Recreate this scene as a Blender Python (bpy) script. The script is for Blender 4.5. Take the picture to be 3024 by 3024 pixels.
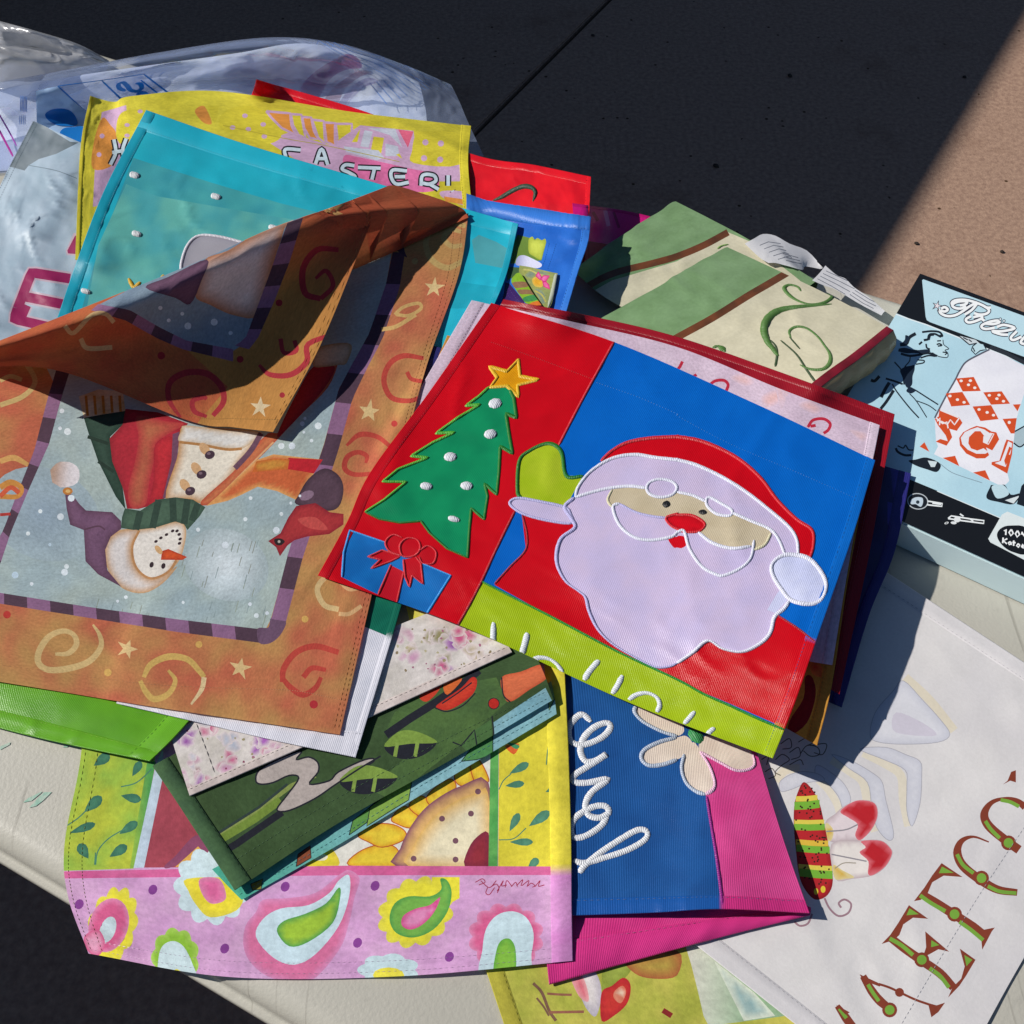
import bpy, bmesh, math, random
import numpy as np
from mathutils import Vector, noise
from mathutils.bvhtree import BVHTree
from mathutils.geometry import delaunay_2d_cdt

for _o in list(bpy.data.objects): bpy.data.objects.remove(_o)
SC = bpy.context.scene
COL = SC.collection
rng = random.Random(7)

# ---------------------------------------------------------------- camera
TABLE = 0.74                       # height of the table top
CAM = np.array([0.0, 0.0, TABLE + 0.646])
PITCH = math.radians(54.22)        # looking down by this much
FPX, CPX = 2950.0, 1512.0          # focal length and centre in units of the 3024 px photograph
cd = bpy.data.cameras.new('camera'); cam = bpy.data.objects.new('camera', cd); COL.objects.link(cam)
cam.location = CAM; cam.rotation_euler = (math.pi/2 - PITCH, 0, 0)
cd.sensor_width = 36; cd.lens = 36*FPX/3024; cd.clip_start = 0.02; cd.clip_end = 400
SC.camera = cam

# ---------------------------------------------------------------- light
SUN_EL = math.radians(37)
SUN_H = np.array([-0.99, 0.13])                  # horizontal direction towards the sun
SUN_H = SUN_H/np.linalg.norm(SUN_H)
wd = bpy.data.worlds.new('World'); SC.world = wd; wd.use_nodes = True
nt = wd.node_tree; nt.nodes.clear()
out = nt.nodes.new('ShaderNodeOutputWorld'); bg = nt.nodes.new('ShaderNodeBackground'); sky = nt.nodes.new('ShaderNodeTexSky')
sky.sky_type = 'NISHITA'; sky.sun_disc = False; sky.sun_elevation = SUN_EL
sky.ozone_density = 5.0; sky.dust_density = 0.3; sky.air_density = 1.0
sky.sun_rotation = math.atan2(SUN_H[0], SUN_H[1])
bg.inputs['Strength'].default_value = 0.05
nt.links.new(sky.outputs[0], bg.inputs[0]); nt.links.new(bg.outputs[0], out.inputs[0])
sl = bpy.data.lights.new('sun', 'SUN'); sun = bpy.data.objects.new('sun', sl); COL.objects.link(sun)
sl.energy = 5.0; sl.angle = math.radians(0.53); sl.color = (1.0, 0.955, 0.89)
sd = Vector((SUN_H[0]*math.cos(SUN_EL), SUN_H[1]*math.cos(SUN_EL), math.sin(SUN_EL)))
sun.rotation_euler = sd.to_track_quat('Z', 'Y').to_euler(); sun.location = (-3, 2, 5)
SC.view_settings.view_transform = 'Standard'; SC.view_settings.look = 'None'
SC.view_settings.exposure = 0.04; SC.view_settings.gamma = 1.0
SC.view_settings.use_curve_mapping = False

# ---------------------------------------------------------------- picture <-> place
_s, _c = math.sin(PITCH), math.cos(PITCH)
def unproj(px, py, h):
    """points of the photograph that lie h metres above the table -> world"""
    px = np.asarray(px, float); py = np.asarray(py, float); h = np.asarray(h, float)
    x = (px-CPX)/FPX; y = (py-CPX)/FPX
    d = np.stack([x, _c - y*_s, -_s - y*_c], -1)
    t = (TABLE + h - CAM[2])/d[..., 2]
    return CAM + d*t[..., None]
def proj(P):
    q = np.asarray(P) - CAM
    Z = q[..., 1]*_c - q[..., 2]*_s
    Y = -(q[..., 1]*_s + q[..., 2]*_c)
    return CPX + FPX*q[..., 0]/Z, CPX + FPX*Y/Z
FR = {k: ((i % 3)*1000., (i//3)*1000., 1000/1932.) for i, k in enumerate('ABCDEFGHI')}
FR['J'] = (0., 100., 500/1932.); FR['K'] = (600., 80., 800/1932.); FR['L'] = (1380., 560., 400/1932.)
FR['M'] = (2574., 780., 450/1932.); FR['Q'] = (2574., 1230., 450/1932.); FR['R'] = (1700., 560., 1000/1932.)
FR['W'] = (0., 0., 3024/1932.); FR['S'] = (0., 0., 1.)
def P(s):
    """'E 10 20 30 40 F 5 6' -> points in photograph units, traced on frames A..I, W"""
    f = FR['S']; o = []; b = []
    for w in s.split():
        if w in FR: f = FR[w]
        else:
            b.append(float(w))
            if len(b) == 2: o.append((f[0]+b[0]*f[2], f[1]+b[1]*f[2])); b = []
    return o
def NET(s):
    """rows split by '/', triples x y h(mm)"""
    f = FR['W']; rows = []
    for r in s.split('/'):
        row = []; b = []
        for w in r.split():
            if w in FR: f = FR[w]
            else:
                b.append(float(w))
                if len(b) == 3:
                    row.append(unproj(f[0]+b[0]*f[2], f[1]+b[1]*f[2], b[2]/1000.)); b = []
        rows.append(row)
    return np.array(rows)
def crom(Pn, t):
    """Catmull-Rom along axis 0 at parameters t in [0,1]"""
    n = len(Pn)
    ext = np.concatenate([2*Pn[:1]-Pn[1:2], Pn, 2*Pn[-1:]-Pn[-2:-1]], 0)
    s = np.clip(np.asarray(t)*(n-1), 0, n-1-1e-9); i = s.astype(int); f = (s-i).reshape((-1,)+(1,)*(Pn.ndim-1))
    a, b, c, d = ext[i], ext[i+1], ext[i+2], ext[i+3]
    return 0.5*((2*b)+(-a+c)*f+(2*a-5*b+4*c-d)*f*f+(-a+3*b-3*c+d)*f**3)
def smooth_closed(p, k=4):
    p = np.array(p); n = len(p); o = []
    for i in range(n):
        a, b, c, d = p[i-1], p[i], p[(i+1) % n], p[(i+2) % n]
        for j in range(k):
            f = j/k
            o.append(0.5*((2*b)+(-a+c)*f+(2*a-5*b+4*c-d)*f*f+(-a+3*b-3*c+d)*f**3))
    return [tuple(q) for q in o]
def smooth_open(p, k=5):
    p = np.array(p, float)
    if len(p) < 3: return [tuple(q) for q in p]
    return [tuple(q) for q in crom(p, np.linspace(0, 1, (len(p)-1)*k+1))]

def lin(hx, k=0.92):
    """colour seen on a sunlit surface (sRGB hex) -> linear base colour"""
    v = np.array([int(hx[i:i+2], 16)/255. for i in (0, 2, 4)])
    v = np.where(v <= 0.04045, v/12.92, ((v+0.055)/1.055)**2.4)
    return np.minimum(v/k, 0.9)

# ---------------------------------------------------------------- materials (all procedural)
def new_mat(name):
    m = bpy.data.materials.new(name); m.use_nodes = True
    n = m.node_tree.nodes; n.clear()
    return m, n, m.node_tree.links
def N(n, t, **kw):
    o = n.new(t)
    for k, v in kw.items():
        if k in o.inputs: o.inputs[k].default_value = v
        else: setattr(o, k, v)
    return o
def cloth_mat(name, rough=0.75, spec=0.3, transl=0.18, mott=0.10, mscale=420., big=0.06, bump=0.25, bscale=900., sheen=0.0, weave=0.0, wscale=1500., crinkle=0.25):
    """woven print / nylon: colour from the mesh, mottled, a little light passing through"""
    m, n, l = new_mat(name)
    o = N(n, 'ShaderNodeOutputMaterial'); b = N(n, 'ShaderNodeBsdfPrincipled')
    at = N(n, 'ShaderNodeAttribute', attribute_name='Col')
    uv = N(n, 'ShaderNodeTexCoord')
    n1 = N(n, 'ShaderNodeTexNoise', Scale=mscale, Detail=3.0, Roughness=0.65)
    n2 = N(n, 'ShaderNodeTexNoise', Scale=38.0, Detail=4.0)
    l.new(uv.outputs['UV'], n1.inputs['Vector']); l.new(uv.outputs['UV'], n2.inputs['Vector'])
    a1 = N(n, 'ShaderNodeMapRange'); a1.inputs[1].default_value = 0.3; a1.inputs[2].default_value = 0.7
    a1.inputs[3].default_value = 1-mott; a1.inputs[4].default_value = 1+mott
    a2 = N(n, 'ShaderNodeMapRange'); a2.inputs[1].default_value = 0.3; a2.inputs[2].default_value = 0.7
    a2.inputs[3].default_value = 1-big; a2.inputs[4].default_value = 1+big
    l.new(n1.outputs[0], a1.inputs[0]); l.new(n2.outputs[0], a2.inputs[0])
    mu = N(n, 'ShaderNodeMath', operation='MULTIPLY'); l.new(a1.outputs[0], mu.inputs[0]); l.new(a2.outputs[0], mu.inputs[1])
    vm = N(n, 'ShaderNodeVectorMath', operation='SCALE'); l.new(at.outputs['Color'], vm.inputs[0]); l.new(mu.outputs[0], vm.inputs['Scale'])
    l.new(vm.outputs[0], b.inputs['Base Color'])
    b.inputs['Roughness'].default_value = rough; b.inputs['Specular IOR Level'].default_value = spec
    if sheen: b.inputs['Sheen Weight'].default_value = sheen; b.inputs['Sheen Roughness'].default_value = 0.4
    nb = N(n, 'ShaderNodeTexNoise', Scale=bscale, Detail=2.0); l.new(uv.outputs['UV'], nb.inputs['Vector'])
    nw = N(n, 'ShaderNodeTexNoise', Scale=70.0, Detail=5.0, Roughness=0.6); l.new(uv.outputs['UV'], nw.inputs['Vector'])
    bp = N(n, 'ShaderNodeBump', Strength=bump, Distance=0.0004); l.new(nb.outputs[0], bp.inputs['Height'])
    bq = N(n, 'ShaderNodeBump', Strength=crinkle, Distance=0.001); l.new(nw.outputs[0], bq.inputs['Height']); l.new(bp.outputs[0], bq.inputs['Normal'])
    last = bq
    if weave:
        w1 = N(n, 'ShaderNodeTexWave', wave_type='BANDS', bands_direction='X', Scale=wscale/6.28, Distortion=0.6)
        l.new(uv.outputs['UV'], w1.inputs['Vector'])
        bw = N(n, 'ShaderNodeBump', Strength=weave, Distance=0.0003); l.new(w1.outputs['Fac'], bw.inputs['Height']); l.new(last.outputs[0], bw.inputs['Normal']); last = bw
    l.new(last.outputs[0], b.inputs['Normal'])
    if transl:
        tr = N(n, 'ShaderNodeBsdfTranslucent'); l.new(vm.outputs[0], tr.inputs['Color']); l.new(last.outputs[0], tr.inputs['Normal'])
        mx = N(n, 'ShaderNodeMixShader', Fac=transl); l.new(b.outputs[0], mx.inputs[1]); l.new(tr.outputs[0], mx.inputs[2]); l.new(mx.outputs[0], o.inputs[0])
    else: l.new(b.outputs[0], o.inputs[0])
    return m
MAT = {
 'print': cloth_mat('printed_canvas', rough=0.85, spec=0.2, transl=0.25, mott=0.16, mscale=380., big=0.09),
 'white': cloth_mat('white_canvas', rough=0.8, spec=0.25, transl=0.14, mott=0.035, mscale=420., big=0.035, bump=0.12),
 'paint': cloth_mat('watercolour_print', rough=0.85, spec=0.2, transl=0.16, mott=0.13, mscale=260., big=0.13),
 'nylon': cloth_mat('nylon_cloth', rough=0.3, spec=0.27, transl=0.12, mott=0.06, mscale=700., big=0.025, bump=0.25, bscale=1400., weave=0.35, crinkle=0.08),
 'sheer': cloth_mat('thin_nylon', rough=0.45, spec=0.5, transl=0.26, mott=0.06, mscale=900., big=0.05, bump=0.3, crinkle=0.15),
 'velvet': cloth_mat('velvet_cloth', rough=0.95, spec=0.1, transl=0, mott=0.07, mscale=300., big=0.05, bump=0.4, bscale=1500., sheen=0.35),
 'terry': cloth_mat('terry_cloth', rough=0.95, spec=0.1, transl=0, mott=0.1, mscale=700., big=0.03, bump=1.0, bscale=520.),
 'satin': cloth_mat('satin_ribbon', rough=0.35, spec=0.5, transl=0, mott=0.05, big=0.05, weave=0.3),
 'card': cloth_mat('printed_card', rough=0.42, spec=0.45, transl=0, mott=0.025, mscale=500., big=0.02, bump=0.05),
 'paper': cloth_mat('paper_label', rough=0.6, spec=0.3, transl=0.2, mott=0.03, big=0.03, bump=0.1),
}
def thread_mat():
    m, n, l = new_mat('embroidery_thread')
    o = N(n, 'ShaderNodeOutputMaterial'); b = N(n, 'ShaderNodeBsdfPrincipled', Roughness=0.5)
    at = N(n, 'ShaderNodeAttribute', attribute_name='Col'); uv = N(n, 'ShaderNodeTexCoord')
    w = N(n, 'ShaderNodeTexWave', wave_type='BANDS', bands_direction='X', Scale=230., Distortion=3.0, Detail=2.0)
    w.inputs['Detail Scale'].default_value = 3
    l.new(uv.outputs['UV'], w.inputs['Vector'])
    r = N(n, 'ShaderNodeMapRange'); r.inputs[3].default_value = 0.66; r.inputs[4].default_value = 1.06
    l.new(w.outputs['Fac'], r.inputs[0])
    vm = N(n, 'ShaderNodeVectorMath', operation='SCALE'); l.new(at.outputs['Color'], vm.inputs[0]); l.new(r.outputs[0], vm.inputs['Scale'])
    l.new(vm.outputs[0], b.inputs['Base Color'])
    bp = N(n, 'ShaderNodeBump', Strength=0.6, Distance=0.0004); l.new(w.outputs['Fac'], bp.inputs['Height']); l.new(bp.outputs[0], b.inputs['Normal'])
    l.new(b.outputs[0], o.inputs[0]); return m
MAT['thread'] = thread_mat()

# ---------------------------------------------------------------- objects
def tag(o, label=None, cat=None, group=None, kind=None):
    for k, v in (('label', label), ('category', cat), ('group', group), ('kind', kind)):
        if v: o[k] = v
    return o
def empty(name, loc, label, cat, group=None):
    o = bpy.data.objects.new(name, None); COL.objects.link(o); o.location = loc; o.empty_display_size = 0.02
    return tag(o, label, cat, group)
def mesh_obj(name, V, F, mat, parent=None, cols=None, uvs=None, normals=None, smooth=True):
    """V world points; cols per vertex or per loop; child keeps world place under its parent"""
    V = np.asarray(V, float)
    off = np.array(parent.matrix_world.translation if parent and parent.parent is None and False else (root_loc(parent) if parent else (0, 0, 0)))
    me = bpy.data.meshes.new(name); me.from_pydata([tuple(v) for v in (V-off)], [], [tuple(int(i) for i in f) for f in F]); 
    if smooth: me.polygons.foreach_set('use_smooth', [True]*len(me.polygons))
    nl = len(me.loops); li = np.empty(nl, int); me.loops.foreach_get('vertex_index', li)
    if cols is not None:
        cols = np.asarray(cols, float)
        if cols.ndim == 1: cols = np.tile(cols, (len(V), 1))
        if len(cols) == len(V) : cols = cols[li]
        a = me.color_attributes.new('Col', 'FLOAT_COLOR', 'CORNER')
        a.data.foreach_set('color', np.concatenate([cols, np.ones((nl, 1))], 1).ravel())
    if uvs is not None:
        u = me.uv_layers.new(name='UVMap'); u.data.foreach_set('uv', np.asarray(uvs, float)[li].ravel())
    if normals is not None: me.normals_split_custom_set_from_vertices([tuple(x) for x in normals])
    me.materials.append(mat)
    o = bpy.data.objects.new(name, me); COL.objects.link(o)
    if parent: o.parent = parent
    return o
def root_loc(o):
    p = np.zeros(3)
    while o is not None: p = p + np.array(o.location); o = o.parent
    return p

# ---------------------------------------------------------------- cloth that settles on what lies under it
HX0, HY0, HC = -1.1, -0.2, 0.0025
HM = np.full((900, 760), -1.0)
def h_idx(P_):
    i = np.clip(((P_[..., 0]-HX0)/HC).astype(int), 1, HM.shape[0]-2); j = np.clip(((P_[..., 1]-HY0)/HC).astype(int), 1, HM.shape[1]-2)
    return i, j
def h_support(P_):
    i, j = h_idx(P_); s = np.full(P_.shape[:-1], -1.0)
    for a in (-1, 0, 1):
        for b in (-1, 0, 1): s = np.maximum(s, HM[i+a, j+b])
    return s
def h_splat(G):
    a = G
    for _ in range(2):
        u = np.empty((a.shape[0]*2-1, a.shape[1], 3)); u[::2] = a; u[1::2] = (a[1:]+a[:-1])/2
        v = np.empty((u.shape[0], u.shape[1]*2-1, 3)); v[:, ::2] = u; v[:, 1::2] = (u[:, 1:]+u[:, :-1])/2
        a = v
    i, j = h_idx(a); np.maximum.at(HM, (i.ravel(), j.ravel()), (a[..., 2]-TABLE).ravel())
def blur(h):
    p = np.pad(h, 1, mode='edge')
    return (p[1:-1, 1:-1]*2+p[:-2, 1:-1]+p[2:, 1:-1]+p[1:-1, :-2]+p[1:-1, 2:])/6
def grid_normals(G):
    du = np.gradient(G, axis=1); dv = np.gradient(G, axis=0)
    n = np.cross(du, -dv); n /= np.linalg.norm(n, axis=-1, keepdims=True)+1e-12
    return n
class Surf:
    """one cloth sheet; rows run down the net, columns to its right"""
    def __init__(s, net, step=0.0045, drape=True, gap=0.0012, wr=0.0012, wscale=16., seed=0, relax=14, splat=True, bias=0.0, ripple=0.0):
        net = NET(net) if isinstance(net, str) else net
        Lv = np.linalg.norm(np.diff(net, axis=0), axis=-1).sum(0).mean(); Lu = np.linalg.norm(np.diff(net, axis=1), axis=-1).sum(1).mean()
        nv = max(6, int(Lv/step)+1); nu = max(6, int(Lu/step)+1)
        G = crom(net, np.linspace(0, 1, nv)); G = np.swapaxes(crom(np.swapaxes(G, 0, 1), np.linspace(0, 1, nu)), 0, 1)
        s.nu, s.nv, s.Lu, s.Lv = nu, nv, Lu, Lv
        px, py = proj(G); h0 = G[..., 2]-TABLE
        nz = np.zeros((nv, nu))
        if wr:
            for a in range(nv):
                for b in range(nu):
                    q = (b/nu*Lu*wscale+seed*7.3, a/nv*Lv*wscale-seed*3.1, seed*1.7)
                    n1 = noise.noise(q); n2 = noise.noise((q[0]*1.9+n1*0.8, q[1]*1.9, q[2]+5)); n3 = noise.noise((q[0]*4.1, q[1]*4.1+n2, q[2]+9))
                    nz[a, b] = 0.75*n1+0.75*max(0.0, 1-abs(n2)*2.2)**2*(0.4+n1)+0.18*n3
            nz = nz*wr
        h = h0 + (nz if not drape else 0*nz)
        if drape:
            for it in range(3):
                sup = h_support(unproj(px, py, h))+gap
                h = np.maximum(h, sup)
            for it in range(relax):
                h = np.maximum(blur(h), h0)
                sup = h_support(unproj(px, py, h))+gap
                h = np.maximum(h, sup)
            h = np.maximum(blur(h), h_support(unproj(px, py, h))+gap*0.5); h = blur(h)+(nz-nz.min())*0.8
        s.G = unproj(px, py, h)
        s.Nm = grid_normals(s.G)
        if s.Nm[..., 2].mean() < 0: s.Nm = -s.Nm; s.flip = True
        else: s.flip = False
        if splat: h_splat(s.G)
        V = s.G.reshape(-1, 3)
        idx = np.arange(nu*nv).reshape(nv, nu)
        q = np.stack([idx[:-1, :-1], idx[1:, :-1], idx[1:, 1:], idx[:-1, 1:]], -1).reshape(-1, 4)
        s.F = q if not s.flip else q[:, ::-1]
        s.tri = np.concatenate([q[:, [0, 1, 2]], q[:, [0, 2, 3]]], 0)
        s.bvh = BVHTree.FromPolygons([tuple(v) for v in V], [tuple(int(i) for i in f) for f in s.tri])
        s.V = V; s.nq = len(q)
        k = 14; A = s.G
        for ax in (0, 1):
            A = np.swapaxes(A, 0, ax); m = min(5, len(A)-1); d0 = (A[m]-A[0])/m; d1 = (A[-1]-A[-1-m])/m
            A = np.concatenate([np.stack([A[0]-d0*i for i in range(k, 0, -1)]), A, np.stack([A[-1]+d1*i for i in range(1, k+1)])]); A = np.swapaxes(A, 0, ax)
        s.k = k; s.VX = A.reshape(-1, 3); nx = A.shape[1]; s.nx = nx
        ii = np.arange(A.shape[0]*nx).reshape(-1, nx); qq = np.stack([ii[:-1, :-1], ii[1:, :-1], ii[1:, 1:], ii[:-1, 1:]], -1).reshape(-1, 4)
        s.triX = np.concatenate([qq[:, [0, 1, 2]], qq[:, [0, 2, 3]]], 0)
        s.bvhX = BVHTree.FromPolygons([tuple(v) for v in s.VX], [tuple(int(i) for i in f) for f in s.triX])
        s.shapes = []
    def uv_of(s, pts):
        """photograph points -> (u mm, v mm) on the sheet"""
        out_ = []
        su, sv = s.Lu*1000/(s.nu-1), s.Lv*1000/(s.nv-1)
        C_ = Vector(CAM)
        for (x, y) in pts:
            d = Vector(((x-CPX)/FPX, _c-(y-CPX)/FPX*_s, -_s-(y-CPX)/FPX*_c)).normalized()
            loc, nn, fi, dist = s.bvh.ray_cast(C_, d)
            ext = False
            if loc is None:
                loc, nn, fi, dist = s.bvhX.ray_cast(C_, d); ext = loc is not None
            if loc is None:
                tgt = Vector(unproj(x, y, float(s.V[:, 2].mean()-TABLE)))
                loc, nn, fi, dist = s.bvhX.find_nearest(tgt); ext = True
            VV, t, nw, off = (s.VX, s.triX[fi], s.nx, s.k) if ext else (s.V, s.tri[fi], s.nu, 0)
            a, b, c = (VV[k] for k in t); p = np.array(loc)
            v0, v1, v2 = b-a, c-a, p-a
            d00, d01, d11, d20, d21 = v0@v0, v0@v1, v1@v1, v2@v0, v2@v1
            den = d00*d11-d01*d01
            if abs(den) < 1e-20: w1 = w2 = 0.33
            else: w1 = (d11*d20-d01*d21)/den; w2 = (d00*d21-d01*d20)/den
            r = np.array([divmod(int(k), nw) for k in t], float)-off
            rc = r[0]*(1-w1-w2)+r[1]*w1+r[2]*w2
            out_.append((rc[1]*su, rc[0]*sv))
        return np.array(out_)
    def at(s, uv, lift=0.0):
        su, sv = s.Lu*1000/(s.nu-1), s.Lv*1000/(s.nv-1)
        x = np.clip(uv[..., 0]/su, 0, s.nu-1-1e-6); y = np.clip(uv[..., 1]/sv, 0, s.nv-1-1e-6)
        i = x.astype(int); j = y.astype(int); f = (x-i)[..., None]; g = (y-j)[..., None]
        def bl(A): return (A[j, i]*(1-f)+A[j, i+1]*f)*(1-g)+(A[j+1, i]*(1-f)+A[j+1, i+1]*f)*g
        Pn = bl(s.G); Nn = bl(s.Nm); Nn /= np.linalg.norm(Nn, axis=-1, keepdims=True)+1e-12
        return Pn+Nn*np.asarray(lift)[..., None] if np.ndim(lift) else Pn+Nn*lift, Nn
    # ---- artwork printed or applied on the sheet
    def poly(s, part, pts, col, smooth=False, k=4, seg=14):
        if isinstance(pts, str): pts = P(pts)
        if smooth: pts = smooth_closed(pts, k)
        s.shapes.append(('poly', part, densify(pts, seg, True), col))
    def line(s, part, pts, w, col, smooth=True, seg=12, closed=False):
        if isinstance(pts, str): pts = P(pts)
        if smooth: pts = (smooth_closed(pts) + [tuple(pts[0])]) if closed else smooth_open(pts)
        elif closed: pts = list(pts)+[pts[0]]
        pts = densify(pts, seg, False); n = len(pts)
        ww = np.interp(np.linspace(0, 1, n), np.linspace(0, 1, len(w)), w) if np.ndim(w) else np.full(n, float(w))
        s.shapes.append(('line', part, pts, col, ww))
    def dot(s, part, x, y, rx, col, ry=None, fr='S', rot=0, n=12, rag=0.0):
        f = FR[fr]; x, y, rx = f[0]+x*f[2], f[1]+y*f[2], rx*f[2]; ry = rx if ry is None else ry*f[2]
        c, sn = math.cos(rot), math.sin(rot); o = []
        for i in range(n):
            a = 2*math.pi*i/n; r = 1+rag*rng.uniform(-1, 1); ex, ey = rx*r*math.cos(a), ry*r*math.sin(a)
            o.append((x+ex*c-ey*sn, y+ex*sn+ey*c))
        s.shapes.append(('poly', part, o, col))
    def build(s, root, base_part, base_col, mats='nylon', labels=None, keep=()):
        """cut the artwork into the sheet; every part its own mesh"""
        mm = mats if isinstance(mats, dict) else {'*': mats}
        su, sv = s.Lu*1000/(s.nu-1), s.Lv*1000/(s.nv-1)
        gu, gv = np.meshgrid(np.arange(s.nu)*su, np.arange(s.nv)*sv)
        pts = [np.stack([gu.ravel(), gv.ravel()], 1)]; edges = []; n0 = s.nu*s.nv
        W_, H_ = (s.nu-1)*su, (s.nv-1)*sv
        regs = []
        for sh in s.shapes:
            if sh[0] == 'poly':
                uv = s.uv_of(sh[2]); m = len(uv)
                pts.append(uv); edges += [(n0+i, n0+(i+1) % m) for i in range(m)]; n0 += m
                regs.append(('poly', sh[1], uv, sh[3], np.array(sh[2])))
            else:
                px = np.array(sh[2]); ww = sh[4]
                t = np.gradient(px, axis=0); t /= np.linalg.norm(t, axis=1, keepdims=True)+1e-9
                nn = np.stack([-t[:, 1], t[:, 0]], 1)*ww[:, None]/2
                uc = s.uv_of([tuple(q) for q in px]); ul = s.uv_of([tuple(q) for q in px+nn]); ur = s.uv_of([tuple(q) for q in px-nn])
                lp = np.concatenate([ul, ur[::-1]]); m = len(lp)
                pts.append(lp); edges += [(n0+i, n0+(i+1) % m) for i in range(m)]; n0 += m
                regs.append(('line', sh[1], uc, sh[3], px, ul, ur))
        allp = np.concatenate(pts)
        gi_ = np.arange(s.nu*s.nv).reshape(s.nv, s.nu)
        for rim in (gi_[0], gi_[-1], gi_[:, 0], gi_[:, -1]): edges += [(int(rim[i]), int(rim[i+1])) for i in range(len(rim)-1)]
        if regs:
            r = delaunay_2d_cdt([Vector(q) for q in allp], edges, [], 0, 1e-3)
            UV = np.array([(q[0], q[1]) for q in r[0]]); T = np.array([f for f in r[2] if len(f) == 3])
        else:
            UV = allp; T = s.F if False else np.concatenate([s.F[:, [0, 1, 2]], s.F[:, [0, 2, 3]]], 0)
        a, b, c = UV[T[:, 0]], UV[T[:, 1]], UV[T[:, 2]]
        ar = (b[:, 0]-a[:, 0])*(c[:, 1]-a[:, 1])-(b[:, 1]-a[:, 1])*(c[:, 0]-a[:, 0])
        ce = (a+b+c)/3
        ok = (np.abs(ar) > 1e-7) & (ce[:, 0] > 0) & (ce[:, 0] < W_) & (ce[:, 1] > 0) & (ce[:, 1] < H_); T = T[ok]; ar = ar[ok]
        cen = UV[T].mean(1)
        Pw, Nw = s.at(UV)
        # orient triangles to the sheet normal
        fn = np.cross(Pw[T[:, 1]]-Pw[T[:, 0]], Pw[T[:, 2]]-Pw[T[:, 0]]); fl = (fn*Nw[T[:, 0]]).sum(1) < 0
        T[fl] = T[fl][:, [0, 2, 1]]
        top = np.full(len(T), -1)
        for k, rg in enumerate(regs):
            if rg[0] == 'poly': ins = inside(cen, rg[2])
            else:
                ins = np.zeros(len(T), bool)
                ul, ur = rg[5], rg[6]
                lo = np.minimum(ul.min(0), ur.min(0)); hi = np.maximum(ul.max(0), ur.max(0))
                cand = np.where(((cen >= lo) & (cen <= hi)).all(1))[0]
                cc = cen[cand]; hit = np.zeros(len(cand), bool)
                for i in range(len(ul)-1): hit |= inside(cc, np.array([ul[i], ul[i+1], ur[i+1], ur[i]]))
                ins[cand] = hit
            top[ins] = k
        px, py = proj(Pw); PX = np.stack([px, py], 1)
        groups = {}
        for k in np.unique(top):
            part = base_part if (k < 0 or regs[k][1] not in keep) else regs[k][1]
            groups.setdefault(part, []).append(k)
        s.parts = {}
        for part, ks in groups.items():
            tl = []; cl = []
            for k in ks:
                t = T[top == k]; cs = base_col if k < 0 else regs[k][3]
                bd = None if k < 0 else regs[k][4]
                vid = t.ravel(); cl.append(colour(cs, PX[vid], bd)); tl.append(t)
            t = np.concatenate(tl); cl = np.concatenate(cl)
            u_, inv = np.unique(t.ravel(), return_inverse=True)
            o = mesh_obj(part.split('#')[0], Pw[u_], inv.reshape(-1, 3), MAT[mm.get(part, mm.get('*', 'nylon'))], root, cols=cl, uvs=UV[u_]/1000., normals=Nw[u_])
            if labels and part in labels: o['label'] = labels[part]
            s.parts[part] = o
        return s
    # ---- raised embroidery
    def thread(s, name, root, lines, col, w=9., rise=0.4, smooth=True, mat='thread', kind=None, k=5):
        """satin-stitched cords lying on the sheet; lines = list of point strings/lists, w in photograph units"""
        for ln in lines:
            V = []; F = []; UVs = []; CC = []
            cl = False; lw = w; lc = col
            if isinstance(ln, dict): cl = ln.get('closed', False); lw = ln.get('w', w); lc = ln.get('col', col); ln = ln['p']
            pts = P(ln) if isinstance(ln, str) else list(ln)
            if smooth: pts = smooth_closed(pts, k)+[pts[0]] if cl else smooth_open(pts, k)
            elif cl: pts = pts+[pts[0]]
            pts = densify(pts, 5, False)
            c_ = s.uv_of(pts); n = len(c_)
            if n < 2: continue
            t = np.gradient(c_, axis=0); t /= np.linalg.norm(t, axis=1, keepdims=True)+1e-9
            nn = np.stack([-t[:, 1], t[:, 0]], 1)
            Pm = s.at(c_)[0]; L = np.concatenate([[0], np.cumsum(np.linalg.norm(np.diff(Pm, axis=0), axis=1))])
            depth = np.linalg.norm(Pm-CAM, axis=1)                             # mm
            if not np.ndim(lw): wm = lw*depth/FPX*1000.
            else: wm = np.interp(np.linspace(0, 1, n), np.linspace(0, 1, len(lw)), lw)*depth/FPX*1000.
            if not cl:
                e = np.minimum(np.arange(n), np.arange(n)[::-1]); wm = wm*np.clip(0.55+e*0.25, 0, 1)
            jit = np.array([rng.uniform(0.94, 1.06) for _ in range(n)]); wm = wm*jit
            prof = [(-0.5, 0.06), (-0.34, 0.72), (0, 1.0), (0.34, 0.72), (0.5, 0.06)]
            b0 = 0
            for (o_, z_) in prof:
                p_, n_ = s.at(c_+nn*(wm*o_)[:, None]); V.append(p_+n_*(z_*rise*wm/1000.+0.00012)[:, None])
                sd_ = np.gradient(p_, axis=0)
                UVs.append(np.stack([L, np.full(n, o_*0.003)], 1)); CC.append(np.tile(colour(lc, np.zeros((1, 2)), None), (n, 1)))
            for j in range(len(prof)-1):
                for i in range(n-1):
                    F.append((b0+j*n+i, b0+j*n+i+1, b0+(j+1)*n+i+1, b0+(j+1)*n+i))
            V = np.concatenate(V); o = mesh_obj(name, V, F, MAT[mat], root, cols=np.concatenate(CC), uvs=np.concatenate(UVs))
            if sum(f.normal.z for f in o.data.polygons) < 0: o.data.flip_normals()
            if kind: o['kind'] = kind
        return o
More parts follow.
